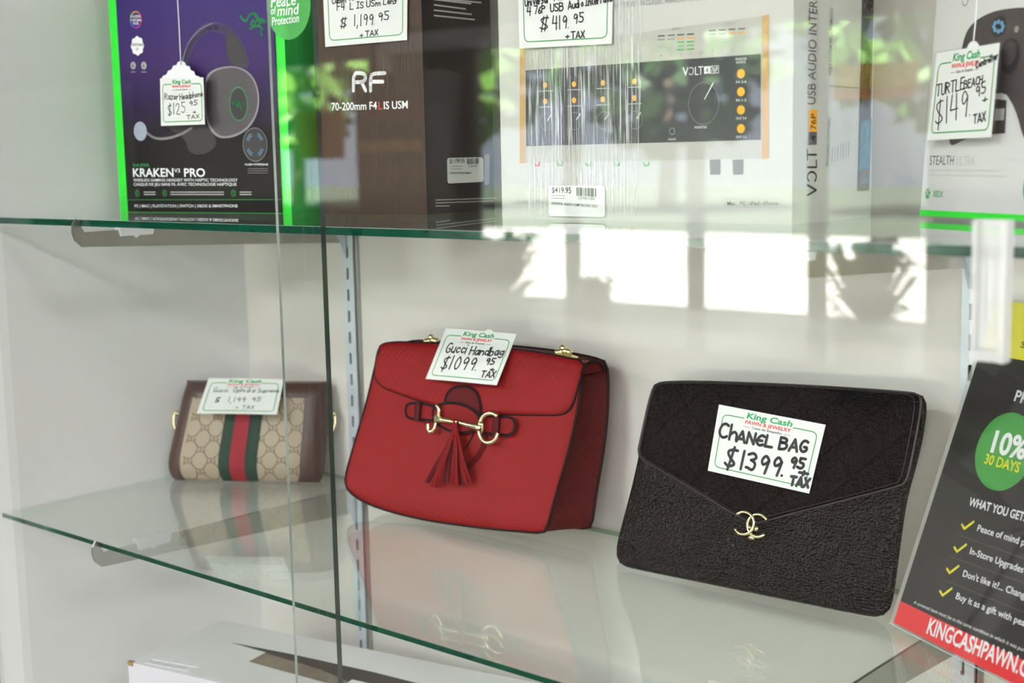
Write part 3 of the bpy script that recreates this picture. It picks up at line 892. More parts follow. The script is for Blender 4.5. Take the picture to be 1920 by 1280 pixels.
M_AMB = mat('amber print', 'f0a818', .4, noise=.05); M_LED = mat('green led print', '58b04c', .5, noise=.05); M_LEDG = mat('dark led print', '5a5a58', .5, noise=.05); M_LEDO = mat('orange led print', 'd89a3c', .5, noise=.05)
b.fpoly(fr, fp((975, 92), (975, 305), (1442, 297), (1442, 28)), .0002, M_CREAM)
b.fpoly(fr, fp((975, 91), (975, 306), (985, 306), (985, 90)), .0004, M_WOOD); b.fpoly(fr, fp((1429, 30), (1429, 298), (1442, 297), (1442, 27)), .0004, M_WOOD)
b.fpoly(fr, fp((986, 132), (987, 274), (1427, 262), (1427, 101)), .0004, M_BAND)
for k, x in enumerate((1023, 1077, 1131, 1190)):
    for y_ in (160-2.4*k, 190-2*k):
        b.fpoly(fr, ellipse(fr.px((x, y_)), sc2(5.5), n=16), .0006, M_AMB)
        b.stroke(fr, fp((x-12, y_+11), (x+14, y_+10)), sc2(1.4), .0006, M_GREY2, cap=False)
    b.stroke(fr, ellipse(fr.px((x+2, 228-k)), sc2(17), n=24), sc2(.7), .0006, M_GRAYINK, closed=True, cap=False)
    b.stroke(fr, fp((x+4, 226-k), (x+12, 214-k)), sc2(1.6), .0006, M_WINK)
for k, y_ in enumerate((138, 172, 206, 241)):
    c = fr.px((1390, y_)); b.fpoly(fr, ellipse(c, sc2(8), n=20), .0006, M_AMB); b.stroke(fr, ellipse(c, sc2(9), n=20), sc2(1), .0007, M_LEDG, closed=True)
    ptext(b, fr, ('IN 3-4', 'IN 1-2', 'OUT 3-4', 'OUT 1-2')[k], (1381, y_+18), (1400, y_+17.5), 4.5, M_WINK, w=.0006)
ptext(b, fr, 'MONITOR', (1380, 113), (1401, 112), 4, M_WINK, w=.0006); ptext(b, fr, 'SOURCE', (1381, 119), (1399, 118), 4, M_WINK, w=.0006)
c = fr.px((1320, 194)); b.stroke(fr, ellipse(c, sc2(33), sc2(38)), sc2(.8), .0006, M_GRAYINK, closed=True, cap=False)
b.stroke(fr, fp((1322, 186), (1338, 156)), sc2(1.8), .0007, M_WINK); ptext(b, fr, 'MONITOR', (1303, 241), (1326, 240.5), 4.5, M_WINK, w=.0006)
b.stroke(fr, ellipse(fr.px((1261, 246)), sc2(6), n=16), sc2(1.2), .0006, M_GREY2, closed=True); ptext(b, fr, 'MONO', (1254, 263), (1268, 262.5), 3.5, M_WINK, w=.0006)
def volt(sf, pts, pxs, wd, mm, w):
    """The word VOLT drawn as strokes with its reversed O."""
    for P in pts:
        b.stroke(sf, [pxs(x, y) for x, y in P], wd, w, mm)
VO = [[(0, 1), (.5, 0), (1, 1)], ellipse((1.75, .5), .5, .5, 14, 140, -140), [(2.7, 1), (2.7, 0), (3.35, 0)], [(3.4, 1), (4.4, 1)], [(3.9, 1), (3.9, 0)]]
volt(fr, VO, lambda x, y: fr.px((1282+x*8.4, 141-x*.45-y*14)), sc2(1.8), M_WINK, .0006)
b.fpoly(fr, fp((1321, 124.5), (1321, 138.5), (1332, 137.5), (1332, 124)), .0006, M_WINK); ptext(b, fr, '4', (1323.5, 137), (1329.5, 136.5), 10, M_BAND, w=.0008)
b.stroke(fr, fp((1333, 124), (1333, 137.5), (1348, 136.5), (1348, 123)), sc2(.9), .0006, M_WINK, closed=True); ptext(b, fr, '76P', (1334.5, 136), (1346.5, 135.4), 10, M_WINK, w=.0008)
for gx, y_b, dim in ((1234, 97, 0), (1330, 88, 1)):
    for i in range(4):
        for j in range(5):
            x = gx+18.3*i; y_ = y_b-1.1*i-7*j+(0 if dim == 0 else -1)
            mm = (M_LED if (dim == 0 and i > 1) else M_GREY2) if j < 3 else ((M_LEDO if i > (1 if dim == 0 else 1) else M_GRAYINK) if j == 3 else M_LEDG)
            if dim and j < 3: mm = mat('pale green led print', 'a5bd98', .5, noise=.05)
            if dim == 0 and i < 2 and j < 3: mm = mat('pale green led print', 'a5bd98', .5, noise=.05)
            b.fpoly(fr, fp((x, y_), (x+13, y_-.8), (x+13, y_-3.6), (x, y_-2.8)), .0005, mm)
        ptext(b, fr, str(i+1), (gx+5+18.3*i, y_b+9-1.1*i), (gx+7.5+18.3*i, y_b+9-1.1*i), 4, M_GRAYINK, w=.0005)
ptext(b, fr, 'INPUT', (1261, 57), (1277, 56), 5, M_GRAYINK, w=.0005); ptext(b, fr, 'OUTPUT', (1356, 48), (1379, 46.5), 5, M_GRAYINK, w=.0005); ptext(b, fr, 'HOST', (1310, 101), (1323, 100), 4, M_GRAYINK, w=.0005)
M_KNOB = mat('knob print', '73726b', .4, noise=.1)
for x in (1331, 1374):
    b.fpoly(fr, fp((x, 299.5), (x+1, 327.5), (x+20, 327), (x+20.5, 298.5)), .0004, M_KNOB)
for x, mm in ((1003, M_RINK), (1046, M_LED), (1099, M_LED), (1153, M_LED), (1208, M_LED)):
    b.stroke(fr, fp((x, 305), (x+1, 310), (x+8, 310), (x+9, 304.5)), sc2(3), .0004, mm)
# diamond emblem
for r_ in (18, 12):
    b.stroke(fr, fp((1050-r_, 101), (1050, 101+r_*.62), (1050+r_, 99), (1050, 100-r_*.66)), sc2(1.8 if r_ > 15 else 1), .0005, M_GREY2, closed=True)
ptext(b, fr, 'WITH BUILT-IN CLASSIC ANALOG TONE SHAPING & COMPRESSION', (1150, 15), (1284, 3), 9, M_GRAYINK, w=.0004, sub='WITH BUILT-IN CLASSIC ANALOG')
ptext(b, fr, '4-ANALOG PREAMPS', (966, 382), (1027, 381), 6.5, M_GREY2, w=.0004, sub='4-ANALOG PREAM')
b.stroke(fr, fp((1359, 373), (1359, 387), (1465, 388), (1465, 373)), sc2(.9), .0004, M_GREY2, closed=True)
for x in (1384, 1403, 1428):
    b.stroke(fr, fp((x, 373), (x, 387.5)), sc2(.9), .0004, M_GREY2, cap=False)
for sx, x0_, x1_ in (('Mac', 1364, 1380), ('PC', 1388, 1399), ('iPad', 1407, 1424), ('iPhone', 1432, 1460)):
    ptext(b, fr, sx, (x0_, 384.5), (x1_, 384.5), 7.5, M_GRAYINK, w=.0005, bold=.008)
# side print, reading upwards
def sd_(x, y): return fs.px((x, y))
fv = Frame(fs.O, fs.v, -fs.u)                      # the side turned by a quarter
def vpx(q): a, c = fs.px(q); return (c, -a)
def vtext(sx, q0, q1, wpx, mm, bo=0, sub=None):
    p0 = vpx(q0); p1 = vpx(q1); c = vpx((q0[0]-wpx, q0[1]))
    text(b, fv, sx, p0, p1, abs(c[1]-p0[1]), mm, .0004, bold=bo, sub=sub)
VOLTP = lambda x, y: vpx((1530-y*17, 366-x*19.5))
for P in VO:
    b.stroke(fv, [VOLTP(x, y) for x, y in P], sc2(3.4), .0004, M_INK)
b.fpoly(fs, [sd_(*x) for x in ((1515.5, 247), (1515, 272), (1530.5, 271), (1531, 247))], .0004, M_LEDG); vtext('4', (1528.5, 264), (1528.5, 253), 9, M_WINK)
b.fpoly(fs, [sd_(*x) for x in ((1516, 206), (1515.5, 247), (1531, 247), (1532, 206))], .0004, M_AMB); vtext('76P', (1529, 243), (1529.5, 213), 10, M_INK)
vtext('USB AUDIO INTERFACE', (1528, 196), (1531.5, 2), 15, M_LEDG, sub='USB AUDIO INTER')
vtext('WITH BUILT-IN CLASSIC ANALOG TONE SHAPING & COMPRESSION', (1533, 196), (1536.5, 4), 4.5, M_GREY2, sub='WITH BUILT-IN CLASSIC ANALOG TONE SHAPING &')
vtext('VOLT SYSTEM REQUIREMENTS', (1558, 142), (1561, 15), 5, M_GRAYINK, .01); vtext('INCLUDED SOFTWARE', (1553, 312), (1557, 222), 5, M_GRAYINK, .01)
b.stroke(fs, [sd_(1555, 161), sd_(1610, 165)], sc2(.8), .0004, M_LEDG, cap=False)
for k in range(7):
    x = 1566+5.2*k
    b.stroke(fs, [sd_(x, 143), sd_(x+1, (26, 55, 66, 80, 50, 30, 92)[k])], sc2(.7), .0004, M_GREY2, cap=False)
    b.stroke(fs, [sd_(x-5, 262-k), sd_(x-4, 200+6*(k % 3))], sc2(.9), .0004, M_GREY2, cap=False)
    b.stroke(fs, [sd_(x-7, 306-2*k), sd_(x-6, 276-2*k)], sc2(1.8 if k % 2 else 2.6), .0004, M_GRAYINK, cap=False)
b.fpoly(fs, [sd_(*x) for x in ((1617, -40), (1607, 358), (1628, 357), (1639, -40))], .0004, M_BLACKCARD)
M_TEAL = mat('teal picture print', '3f7a86', .5, noise=.5, nscale=120); M_OLIVE = mat('olive picture print', '5e5a34', .5, noise=.5, nscale=120)
b.fpoly(fs, [sd_(*x) for x in ((1613, 228), (1609, 318), (1630, 316), (1633, 222))], .0006, M_TEAL); b.fpoly(fs, [sd_(*x) for x in ((1609, 318), (1607.5, 357), (1628, 356), (1630, 316))], .0006, M_OLIVE)
for P in ([(1612, 335), (1625, 342)], [(1618, 325), (1619, 352)], [(1611, 346), (1627, 332)], [(1612, 250), (1620, 232), (1626, 252)], [(1611, 285), (1622, 270), (1629, 290)]):
    b.stroke(fs, [sd_(*x) for x in P], sc2(2), .0008, M_CY)
vtext('Create music with the', (1619, 208), (1624, 92), 5, M_WINK, .01); vtext('best gear available.', (1626, 206), (1631, 92), 5, M_WINK, .01)
vtext('FREE', (1635, 22), (1637, -8), 9, M_AMB, .01); vtext('30 DAY', (1626, 18), (1628, -10), 5, M_WINK, .01)
b.build('carton', t)
b = MB(); P = [fr.px(x, .0004) for x in ((1030, 348), (1030, 405), (1136, 405), (1136, 351))]
b.fpoly(fr, rrect(P[0][0], P[2][0], P[1][1], P[0][1], .003, .003), .0016, M_PAPER)
ptext(b, fr, '$419.95', (1035, 361), (1071, 362), 10.5, M_INK, w0=.0016, bold=.008)
barcode(b, fr, (1081, 351), (1119, 353), (1081, 367), .0018)
ptext(b, fr, 'LTM011060', (1086, 373.5), (1115, 375), 5, M_INK, w0=.0016); ptext(b, fr, 'UNIVERSAL AUDIO COMP RECORD VOLT', (1034, 383), (1121, 389), 4.6, M_INK, w0=.0016, bold=.008)
for y_ in (366, 371):
    b.stroke(fr, [fr.px((1036, y_)), fr.px((1062, y_+.5))], .0006, .0018, M_GRAYINK, cap=False)
b.build('price_sticker', t)['label'] = 'white barcode sticker'
# crinkled clear film over the left half of the front
Mf = bpy.data.materials.new('crinkled clear film'); Mf.use_nodes = True; nt = Mf.node_tree
bs = nt.nodes['Principled BSDF']; bs.inputs['Base Color'].default_value = (.9, .9, .88, 1); bs.inputs['Roughness'].default_value = .18
tcn = nt.nodes.new('ShaderNodeTexCoord'); mp = nt.nodes.new('ShaderNodeMapping'); mp.inputs['Scale'].default_value = (700, 16, 1)
ns = nt.nodes.new('ShaderNodeTexNoise'); ns.inputs['Scale'].default_value = 1; ns.inputs['Detail'].default_value = 4; ns.inputs['Distortion'].default_value = .6
nt.links.new(tcn.outputs['UV'], mp.inputs[0]); nt.links.new(mp.outputs[0], ns.inputs['Vector'])
rp = nt.nodes.new('ShaderNodeValToRGB'); rp.color_ramp.elements[0].position = .5; rp.color_ramp.elements[1].position = .68
rp.color_ramp.elements[0].color = (.04, .04, .04, 1); rp.color_ramp.elements[1].color = (.75, .75, .75, 1)
nt.links.new(ns.outputs['Fac'], rp.inputs[0]); nt.links.new(rp.outputs[0], bs.inputs['Alpha'])
bp = nt.nodes.new('ShaderNodeBump'); bp.inputs['Strength'].default_value = .6; bp.inputs['Distance'].default_value = .001
nt.links.new(ns.outputs['Fac'], bp.inputs['Height']); nt.links.new(bp.outputs[0], bs.inputs['Normal'])
b = MB(); P = [fr.px(x, .0012) for x in ((990, 60), (990, 402), (1196, 404), (1206, -60), (990, -60))]
b.fpoly(fr, P, .0012, Mf); b.build('clear_film', t)['label'] = 'crinkled clear wrapping film'
b = MB(); q = fquad(fr, [(970, -55), (1150, -66), (1147, 82), (974, 91)], .0032, bow=.0006)
king_card(b, q, [('Universal', .08, .54, .34, .57, .1), ('Audio', .4, .59, .6, .61, .1), ('Volt', .64, .62, .8, .63, .1), ('4', .1, .42, .14, .42, .11), ('76P', .18, .435, .3, .44, .1), ('USB', .36, .45, .5, .46, .1), ('Audio', .55, .47, .71, .49, .1), ('Interface', .73, .5, 1.0, .54, .11),
  ('#', .24, .23, .33, .23, .17), ('419.', .38, .22, .57, .23, .17), ('95', .6, .28, .71, .29, .13), ('+', .52, .1, .56, .1, .07), ('TAX', .58, .09, .72, .1, .085)], .0011)
tag(b.build('price_card'), 'white price card on the white audio interface box', 'price card')

# --- controller box
O = fr.O
d = ray((1725, 404)); tt = (-.095-CAM.y)/d.y; p = CAM+d*tt
zb = p.z
a = math.radians(-28.6)
uu = Vector((math.cos(a), math.sin(a), 0)); bk = Vector((-uu.y, uu.x, 0)); ln = math.radians(4.0)
fr = Frame(p, uu, bk*math.sin(ln)+Vector((0, 0, math.cos(ln))))
wid = .17; H = .27
t = thing('controller_box', 'white game controller box with a green stripe along its foot', 'box', (p.x+.06, p.y, ZU))
M_XW = mat('white controller box card', 'd2d2ce', .35, noise=.01)
b = MB()
top = H; D0, D1 = .062, .045
def back(a_, b_): return fr.pt(a_, b_) + bk*(D0+(D1-D0)*b_/H)
V = [fr.pt(0, 0), fr.pt(wid, 0), fr.pt(wid, H), fr.pt(0, H), back(0, 0), back(wid, 0), back(wid, H), back(0, H)]
I = [b.vert(x) for x in V]
for f_ in ((0, 1, 2, 3), (5, 4, 7, 6), (1, 5, 6, 2), (4, 0, 3, 7), (3, 2, 6, 7), (4, 5, 1, 0)):
    b.face([I[i] for i in f_], M_XW)
if zb > ZU+.0005:                                     # recessed foot under the front lip
    fl = Frame((0, 0, 0), (1, 0, 0), (0, 1, 0))
    c_ = [fr.O+uu*.006+bk*.008, fr.O+uu*(wid-.006)+bk*.008, fr.O+uu*(wid-.006)+bk*(D0-.004), fr.O+uu*.006+bk*(D0-.004)]
    b.prism(fl, [(x.x, x.y) for x in c_], ZU, zb+.0005, M_XW)
def xp(*q): return [fr.px(x) for x in q]
def sc3(a_): return fr.px((1830, 300-a_))[1]-fr.px((1830, 300))[1]
g0 = xp((1725, 393))[0][1]; b.fpoly(fr, [(0, 0), (wid, 0), (wid, abs(g0)), (0, abs(g0))], .0003, M_LIME)
M_PAD = mat('charcoal controller print', '453e3d', .4, noise=.25, nscale=40); M_PADL = mat('grey controller print', '8d8680', .4, noise=.2)
pad = smooth(xp((1808, 70), (1820, 48), (1842, 30), (1880, 16), (1960, 12), (1990, 60), (1990, 290), (1960, 265), (1930, 265), (1920, 262), (1905, 205), (1890, 180), (1868, 180), (1860, 258), (1815, 258), (1790, 272), (1782, 272), (1779, 250), (1795, 140)), True, 2)
b.fpoly(fr, pad, .0004, M_PAD)
b.fpoly(fr, smooth(xp((1862, 176), (1886, 174), (1897, 190), (1904, 215), (1912, 262), (1930, 262), (1990, 262), (1990, 300), (1860, 300)), True, 1), .0006, M_XW)
b.fpoly(fr, xp((1862, 185), (1859, 252), (1886, 250), (1889, 188)), .0008, M_PAD); b.fpoly(fr, xp((1868, 204), (1866, 226), (1884, 225), (1886, 203)), .0009, M_GREY2)
b.fpoly(fr, ellipse(fr.px((1874, 50)), sc3(20), sc3(19)), .0008, M_BLACKCARD)
for k in range(8):
    b.fpoly(fr, ellipse(fr.px((1874+9*math.cos(k*.785), 50+9*math.sin(k*.785))), sc3(4.5), n=10), .0009, M_CY)
b.fpoly(fr, ellipse(fr.px((1895, 105)), sc3(26), sc3(32)), .0008, M_HD); b.fpoly(fr, ellipse(fr.px((1895, 100)), sc3(17), sc3(22)), .0009, M_PAD); b.fpoly(fr, ellipse(fr.px((1908, 55)), sc3(6)), .0009, M_PADL)
b.fpoly(fr, ellipse(fr.px((1926, 352)), sc3(9), sc3(22)), .0005, M_LOGO)
ptext(b, fr, 'STEALTH', (1743, 309), (1788, 309), 17, M_LEDG); ptext(b, fr, 'ULTRA', (1793, 309.5), (1827, 310), 17, M_GREY2)
ptext(b, fr, 'HIGH-PERFORMANCE WIRELESS SMART CONTROLLER WITH RAPID CHARGE DOCK', (1741, 321), (1871, 322), 3.4, M_GREY2); ptext(b, fr, 'MANETTE INTELLIGENTE SANS FIL HAUTE PERFORMANCE AVEC STATION DE CHARGE RAPIDE', (1740, 330), (1888, 332), 3.2, M_GREY2)
c = fr.px((1740, 363)); b.fpoly(fr, ellipse(c, sc3(7.5), sc3(10)), .0004, M_LOGO)
for P in ([(1735, 371), (1740, 360), (1745, 371)], [(1735, 356), (1740, 359), (1745, 356)]):
    b.stroke(fr, xp(*P), sc3(1.6), .0006, M_XW)
ptext(b, fr, 'XBOX', (1749, 369), (1768, 370), 12, M_LOGO)
b.stroke(fr, smooth(xp((1805, 2), (1807, 12), (1815, 8), (1816, -4))), sc3(1.6), .0004, M_LEDG)
b.build('carton', t)
t = thing('price_tag', 'white price tag in a clear sleeve hanging before the white controller box', 'price tag', fr.pt(*fr.px((1800, 262), .012), .012))
b = MB(); q = fquad(fr, [(1756, 100), (1874, 80), (1858, 257), (1738, 263)], .012)
king_card(b, q, [('Controller', .68, .76, 1.0, .83, .075), ('TURTLE', .08, .50, .52, .55, .13), ('BEACH', .52, .55, .8, .585, .09), ('$149.', .12, .16, .7, .26, .3), ('95', .72, .44, .87, .49, .12), ('+', .83, .38, .9, .39, .08), ('TAX', .72, .15, .9, .18, .1)], .0010)
b.build('card', t)
b = MB(); b.prism(fr, smooth([fr.px(x, .0115) for x in ((1812, 92), (1816, 82), (1823, 76), (1831, 78), (1836, 88))], it=1), .0108, .0114, M_CLIP); b.build('tag_tab', t)
b = MB(); b.prism(fr, [fr.px(x, .0113) for x in ((1748, 98), (1880, 76), (1864, 264), (1730, 268))], .0112, .0113, M_ACRYL); b.build('clear_sleeve', t)
b = MB(); cyl_string(b, [fr.pt(*fr.px(x, .0115), .0115) for x in ((1825, 82), (1829, 40), (1832, 0), (1834, -30))]+[fr.pt(fr.px((1834, -30), 0)[0], H-.004, .001)]); b.build('string', t)

# ------------------------------------------------------------------ small beige bag
a = math.radians(33)
uu = Vector((math.cos(a), math.sin(a), 0)); bk = Vector((-uu.y, uu.x, 0)); ln = math.radians(14)
d = ray((440, 908)); tt = (Z0-CAM.z)/d.z; p = CAM+d*tt
fr = Frame(p+Vector((0, 0, .004)), uu, bk*math.sin(ln)+Vector((0, 0, math.cos(ln))))
edges = dict(
  L=[(338, 716), (325, 770), (311, 830), (303, 866), (306, 890), (320, 904)],
  R=[(608, 718), (606, 790), (602, 850), (599, 880), (596, 895), (588, 905)],
  B=[(320, 904), (400, 908), (500, 908.5), (588, 905)], T=[(338, 716), (470, 717), (608, 718)])
EV = {k: [(x, max(y, .0002)) for x, y in resample([fr.px(x) for x in smooth(v)], 41, False)] for k, v in edges.items()}
def ev(k, t_):
    P = EV[k]; x = t_*40; i = min(39, int(x)); f_ = x-i
    return tuple(P[i][j]*(1-f_)+P[i+1][j]*f_ for j in (0, 1))
class Bag:
    T = .024
    def uv(s, x, y):
        y_ = 1-y                                     # L and R run from the top
        l, r_, bt, tp = ev('L', y_), ev('R', y_), ev('B', x), ev('T', x)
        c = [ev('L', 1), ev('R', 1), ev('L', 0), ev('R', 0)]
        return tuple((1-x)*l[j]+x*r_[j]+(1-y)*bt[j]+y*tp[j]-((1-x)*(1-y)*c[0][j]+x*(1-y)*c[1][j]+(1-x)*y*c[2][j]+x*y*c[3][j]) for j in (0, 1))
    def pt(s, x, y, w=0):
        xx = min(max(x, 0), 1); yy = min(max(y, 0), 1)
        a_, b_ = s.uv(xx, yy)
        prof = (1-abs(2*xx-1)**7)**.5*(1-(max(0, 1-2.2*yy))**3*.45)*(1-max(0, (yy-.85)/.15)**2*.25)
        return fr.pt(a_, b_, s.T*(prof-1)+w)
    def bpt(s, x, y):
        a_, b_ = s.uv(x, y)
        k_ = s.T+.016*(1-abs(2*x-1)**7)**.5
        return fr.pt(a_, b_+k_*math.tan(ln)*(1-y), -k_)
bag = Bag()
BW = math.dist(ev('B', 0), ev('B', 1)); BH = math.dist(ev('L', 0), ev('L', 1))
t = thing('small_shoulder_bag', 'small beige monogram bag with brown trim and a green and red stripe', 'bag', p+bk*.02)
b = MB(); b.grid(lambda x, y: bag.pt(x, y), 40, 24, M_CANVAS, lambda x, y: (x*BW, y*BH))
b.grid(lambda x, y: bag.bpt(1-x, y), 40, 24, M_TRIM)
for f0, f1 in ((0, 1), (1, 0)):
    b.grid(lambda x, y: bag.pt(f0, y if f0 else 1-y)*(1-x)+bag.bpt(f0, y if f0 else 1-y)*x, 4, 24, M_TRIM)
b.grid(lambda x, y: bag.pt(x, 1)*(1-y)+bag.bpt(x, 1)*y, 40, 4, M_TRIM); b.grid(lambda x, y: bag.pt(1-x, 0)*(1-y)+bag.bpt(1-x, 0)*y, 40, 4, M_TRIM)
# printed trellis of paired rings
ax, ay = 1/BW, 1/BH
PX, PY = .0262, .0125
def inside(x, y): return .12 < x < .875 and .02 < y < .86
def bline(P, wd):
    P2 = resample(P, max(3, int(math.dist(P[0], P[-1])/.0025)), False) if len(P) == 2 else P
    run = []
    for q_ in P2+[None]:
        if q_ is not None and inside(q_[0]*ax, q_[1]*ay):
            run.append((q_[0]*ax, q_[1]*ay))
        else:
            if len(run) > 1:
                b.stroke(bag, run, wd, .00025, M_CPRINT, ax=ax, ay=ay, cap=False)
            run = []
for j in range(-1, 14):
    for i in range(-1, 9):
        cx, cy = i*PX+(PX/2 if j % 2 else 0)+.002, j*PY+.003
        for s_ in (1, -1):
            bline([(cx+s_*.0036, cy+.0022), (cx+s_*(PX/2-.0036), cy+PY-.0022)], .0012)
            bline(ellipse((cx+s_*.0025, cy), .0026, .003, 14, 40 if s_ > 0 else 140, 350 if s_ > 0 else -170), .001)
            bline([(cx+s_*.0025, cy), (cx+s_*.0051, cy-.0001)], .001)
b.build('canvas_body', t)['label'] = 'beige canvas body printed with a brown trellis pattern'
def band(x0f, x1f, y0_, y1_, lift, m, name, lab=None, n=3):
    b = MB()
    b.grid(lambda x, y: bag.pt(x0f(y0_+(y1_-y0_)*y)*(1-x)+x1f(y0_+(y1_-y0_)*y)*x, y0_+(y1_-y0_)*y, lift*(.3+.7*math.sin(math.pi*min(1, max(0, .08+.84*x)))**.5)), 12, 24, m)
    o = b.build(name, t)
    if lab: o['label'] = lab
def K(v): return lambda y: v
for x0_, x1_, mm, nm, lb in ((.355, .425, M_WEBG, 'web_stripe', 'green web stripe'), (.425, .552-.03, M_WEBR, 'web_stripe', 'red web stripe'), (.522, .60, M_WEBG, 'web_stripe', 'green web stripe')):
    band(K(x0_), K(x1_), 0, .93, .0011, mm, nm, lb)
band(K(0), lambda y: .10, 0, .9, .002, M_TRIM, 'side_trim'); band(lambda y: .87, K(1), 0, .9, .002, M_TRIM, 'side_trim')
b = MB(); b.grid(lambda x, y: bag.pt(x, .855+.145*y, .0026), 40, 5, M_TRIM)
b.grid(lambda x, y: bag.pt(x, 1, .0026)*(1-y)+bag.bpt(x, 1)*y+Vector((0, 0, .004*math.sin(math.pi*y))), 40, 6, M_TRIM); b.build('top_trim', t)
for px_, s_ in ((317, -1), (601, 1)):
    b = MB(); hp = bag.pt(0 if s_ < 0 else 1, .66)-fr.O; c = (hp.dot(fr.u)-s_*.001, hp.dot(fr.v)); sgn = s_; hw0 = hp.dot(fr.n)-.002
    def hk(x, y): return fr.pt(c[0]+x, c[1]+y, hw0)
    b.tube([hk(sgn*.000, .003), hk(sgn*.005, .006), hk(sgn*.009, .003), hk(sgn*.009, -.007), hk(sgn*.006, -.014), hk(sgn*.001, -.018)], .0016, M_GOLD)
    b.ball(hk(0, .003), .0024, M_GOLD); b.ball(hk(sgn*.007, .006), .003, M_GOLD); b.build('strap_ring', t)
b = MB(); q = fquad(fr, [(391, 709), (532, 711), (519, 777), (369, 775)], (.005, .005, .026, .026), bow=.001)
king_card(b, q, [('Gucci', .12, .60, .32, .60, .13), ('Ophidia', .38, .60, .66, .60, .13), ('Supreme', .7, .60, .97, .62, .11), ('#', .18, .32, .24, .32, .14), ('1,199.', .35, .31, .6, .32, .15), ('95', .64, .34, .76, .35, .12), ('+', .47, .14, .5, .14, .08), ('TAX', .55, .13, .7, .13, .1)], .0006)
tag(b.build('price_card'), 'white price card lying tilted on top of the small beige bag', 'price card')

# ------------------------------------------------------------------ red handbag
a = math.radians(4.0)
uu = Vector((math.cos(a), math.sin(a), 0)); bk = Vector((-uu.y, uu.x, 0)); ln = math.radians(12)
d = ray((800, 976)); tt = (Z0+.004-CAM.z)/d.z; p = CAM+d*tt
fr = Frame(p, uu, bk*math.sin(ln)+Vector((0, 0, math.cos(ln))))
def P_(*q, w=0): return [fr.px(x, w) for x in q]
def s4(a_): return fr.px((880, 800-a_))[1]-fr.px((880, 800))[1]
t = thing('red_handbag', 'red stamped leather flap handbag with gold horsebit and tassel', 'handbag', p+bk*.03+uu*-.13)
front = smooth(P_((722, 642), (800, 645), (960, 655), (1082, 676), (1094, 690), (1084, 770), (1066, 850), (1042, 930), (1028, 985), (1022, 999), (1000, 998), (900, 989), (780, 972), (690, 946), (652, 920), (646, 900), (660, 850), (690, 750), (708, 668)), True, 2)
front = [(x, max(y, .0002)) for x, y in resample(front, 96)]
cx = sum(x for x, y in front)/96; cy = sum(y for x, y in front)/96
vmax = max(y for x, y in front); vmin = min(y for x, y in front)
def backp(x, y, k=1.0):
    """A front outline point carried to the back panel: deep at the foot, shallow at the top."""
    f_ = (y-vmin)/(vmax-vmin)
    dep = .038*(1-f_)+.024*f_
    x2 = cx+(x-cx)*(.985)+.004*f_+((.031*(1-f_)+.010*f_)*min(1, (x-cx)/.11) if x > cx else 0)
    q_ = fr.pt(x2, y, 0)+bk*dep*k
    return q_
b = MB(); bulge = lambda A, B: .0035*math.exp(-(((A-cx)/.09)**2+((B-cy+.02)/.05)**2))
n = 96
pillow(b, fr, front, .004, 0, M_RED, p=10, extra=bulge)
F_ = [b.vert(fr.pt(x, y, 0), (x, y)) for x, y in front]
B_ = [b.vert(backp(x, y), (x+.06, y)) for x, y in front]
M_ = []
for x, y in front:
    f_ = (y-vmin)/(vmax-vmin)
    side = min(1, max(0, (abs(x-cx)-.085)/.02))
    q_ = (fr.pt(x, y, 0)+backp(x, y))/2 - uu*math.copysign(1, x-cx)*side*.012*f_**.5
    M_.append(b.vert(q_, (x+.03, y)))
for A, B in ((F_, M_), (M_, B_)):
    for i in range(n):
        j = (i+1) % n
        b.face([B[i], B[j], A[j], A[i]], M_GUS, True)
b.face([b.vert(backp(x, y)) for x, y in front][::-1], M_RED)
b.build('body', t)
b = MB(); b.tube([fr.pt(x, y, .0005) for x, y in front], .0015, M_EDGEB, closed=True); b.tube([backp(x, y) for x, y in front], .0015, M_EDGEB, closed=True); b.build('piping', t)
# flap with rolled top
flap = smooth(P_((722, 641), (800, 643), (960, 653), (1090, 674), (1100, 682), (1094, 705), (1080, 755), (1072, 770), (1058, 778), (1020, 778), (940, 777), (880, 779), (828, 764), (770, 744), (722, 727), (709, 712), (707, 695), (712, 660)), True, 2)
flap = resample(flap, 96)
b = MB(); pillow(b, fr, flap, .0045, .0, M_RED, p=14, extra=lambda A, B: bulge(A, B)+.004); b.build('flap', t)
b = MB(); sm = [x for x in flap]
b.tube([fr.pt(x, y, .0055+bulge(x, y)-.0015) for x, y in flap], .0012, M_EDGEB, closed=True)
b.build('flap_piping', t)
b = MB(); tp0 = P_((716, 645), w=.004)[0]; tp1 = P_((1096, 678), w=.004)[0]
def roll(x, y):
    q_ = (tp0[0]+(tp1[0]-tp0[0])*x, tp0[1]+(tp1[1]-tp0[1])*x-.0125)
    th = math.pi*y
    c0 = fr.pt(q_[0], q_[1], .006); dirb = bk*.026+uu*.008*x
    return c0+dirb*(1-math.cos(th))/2+Vector((0, 0, 1))*.0115*math.sin(th)
def rolluv(x, y): return (x*.26, .2+y*.04)
b.grid(lambda x, y: roll(x, y), 40, 14, M_RED, rolluv)
for x in (0, 1):
    b.tube([roll(x, k/12) for k in range(13)], .0013, M_EDGEB)
    b.poly([roll(x, k/12)+uu*(-.001 if x else .001) for k in range(13)], M_REDD)
b.build('rolled_top', t)
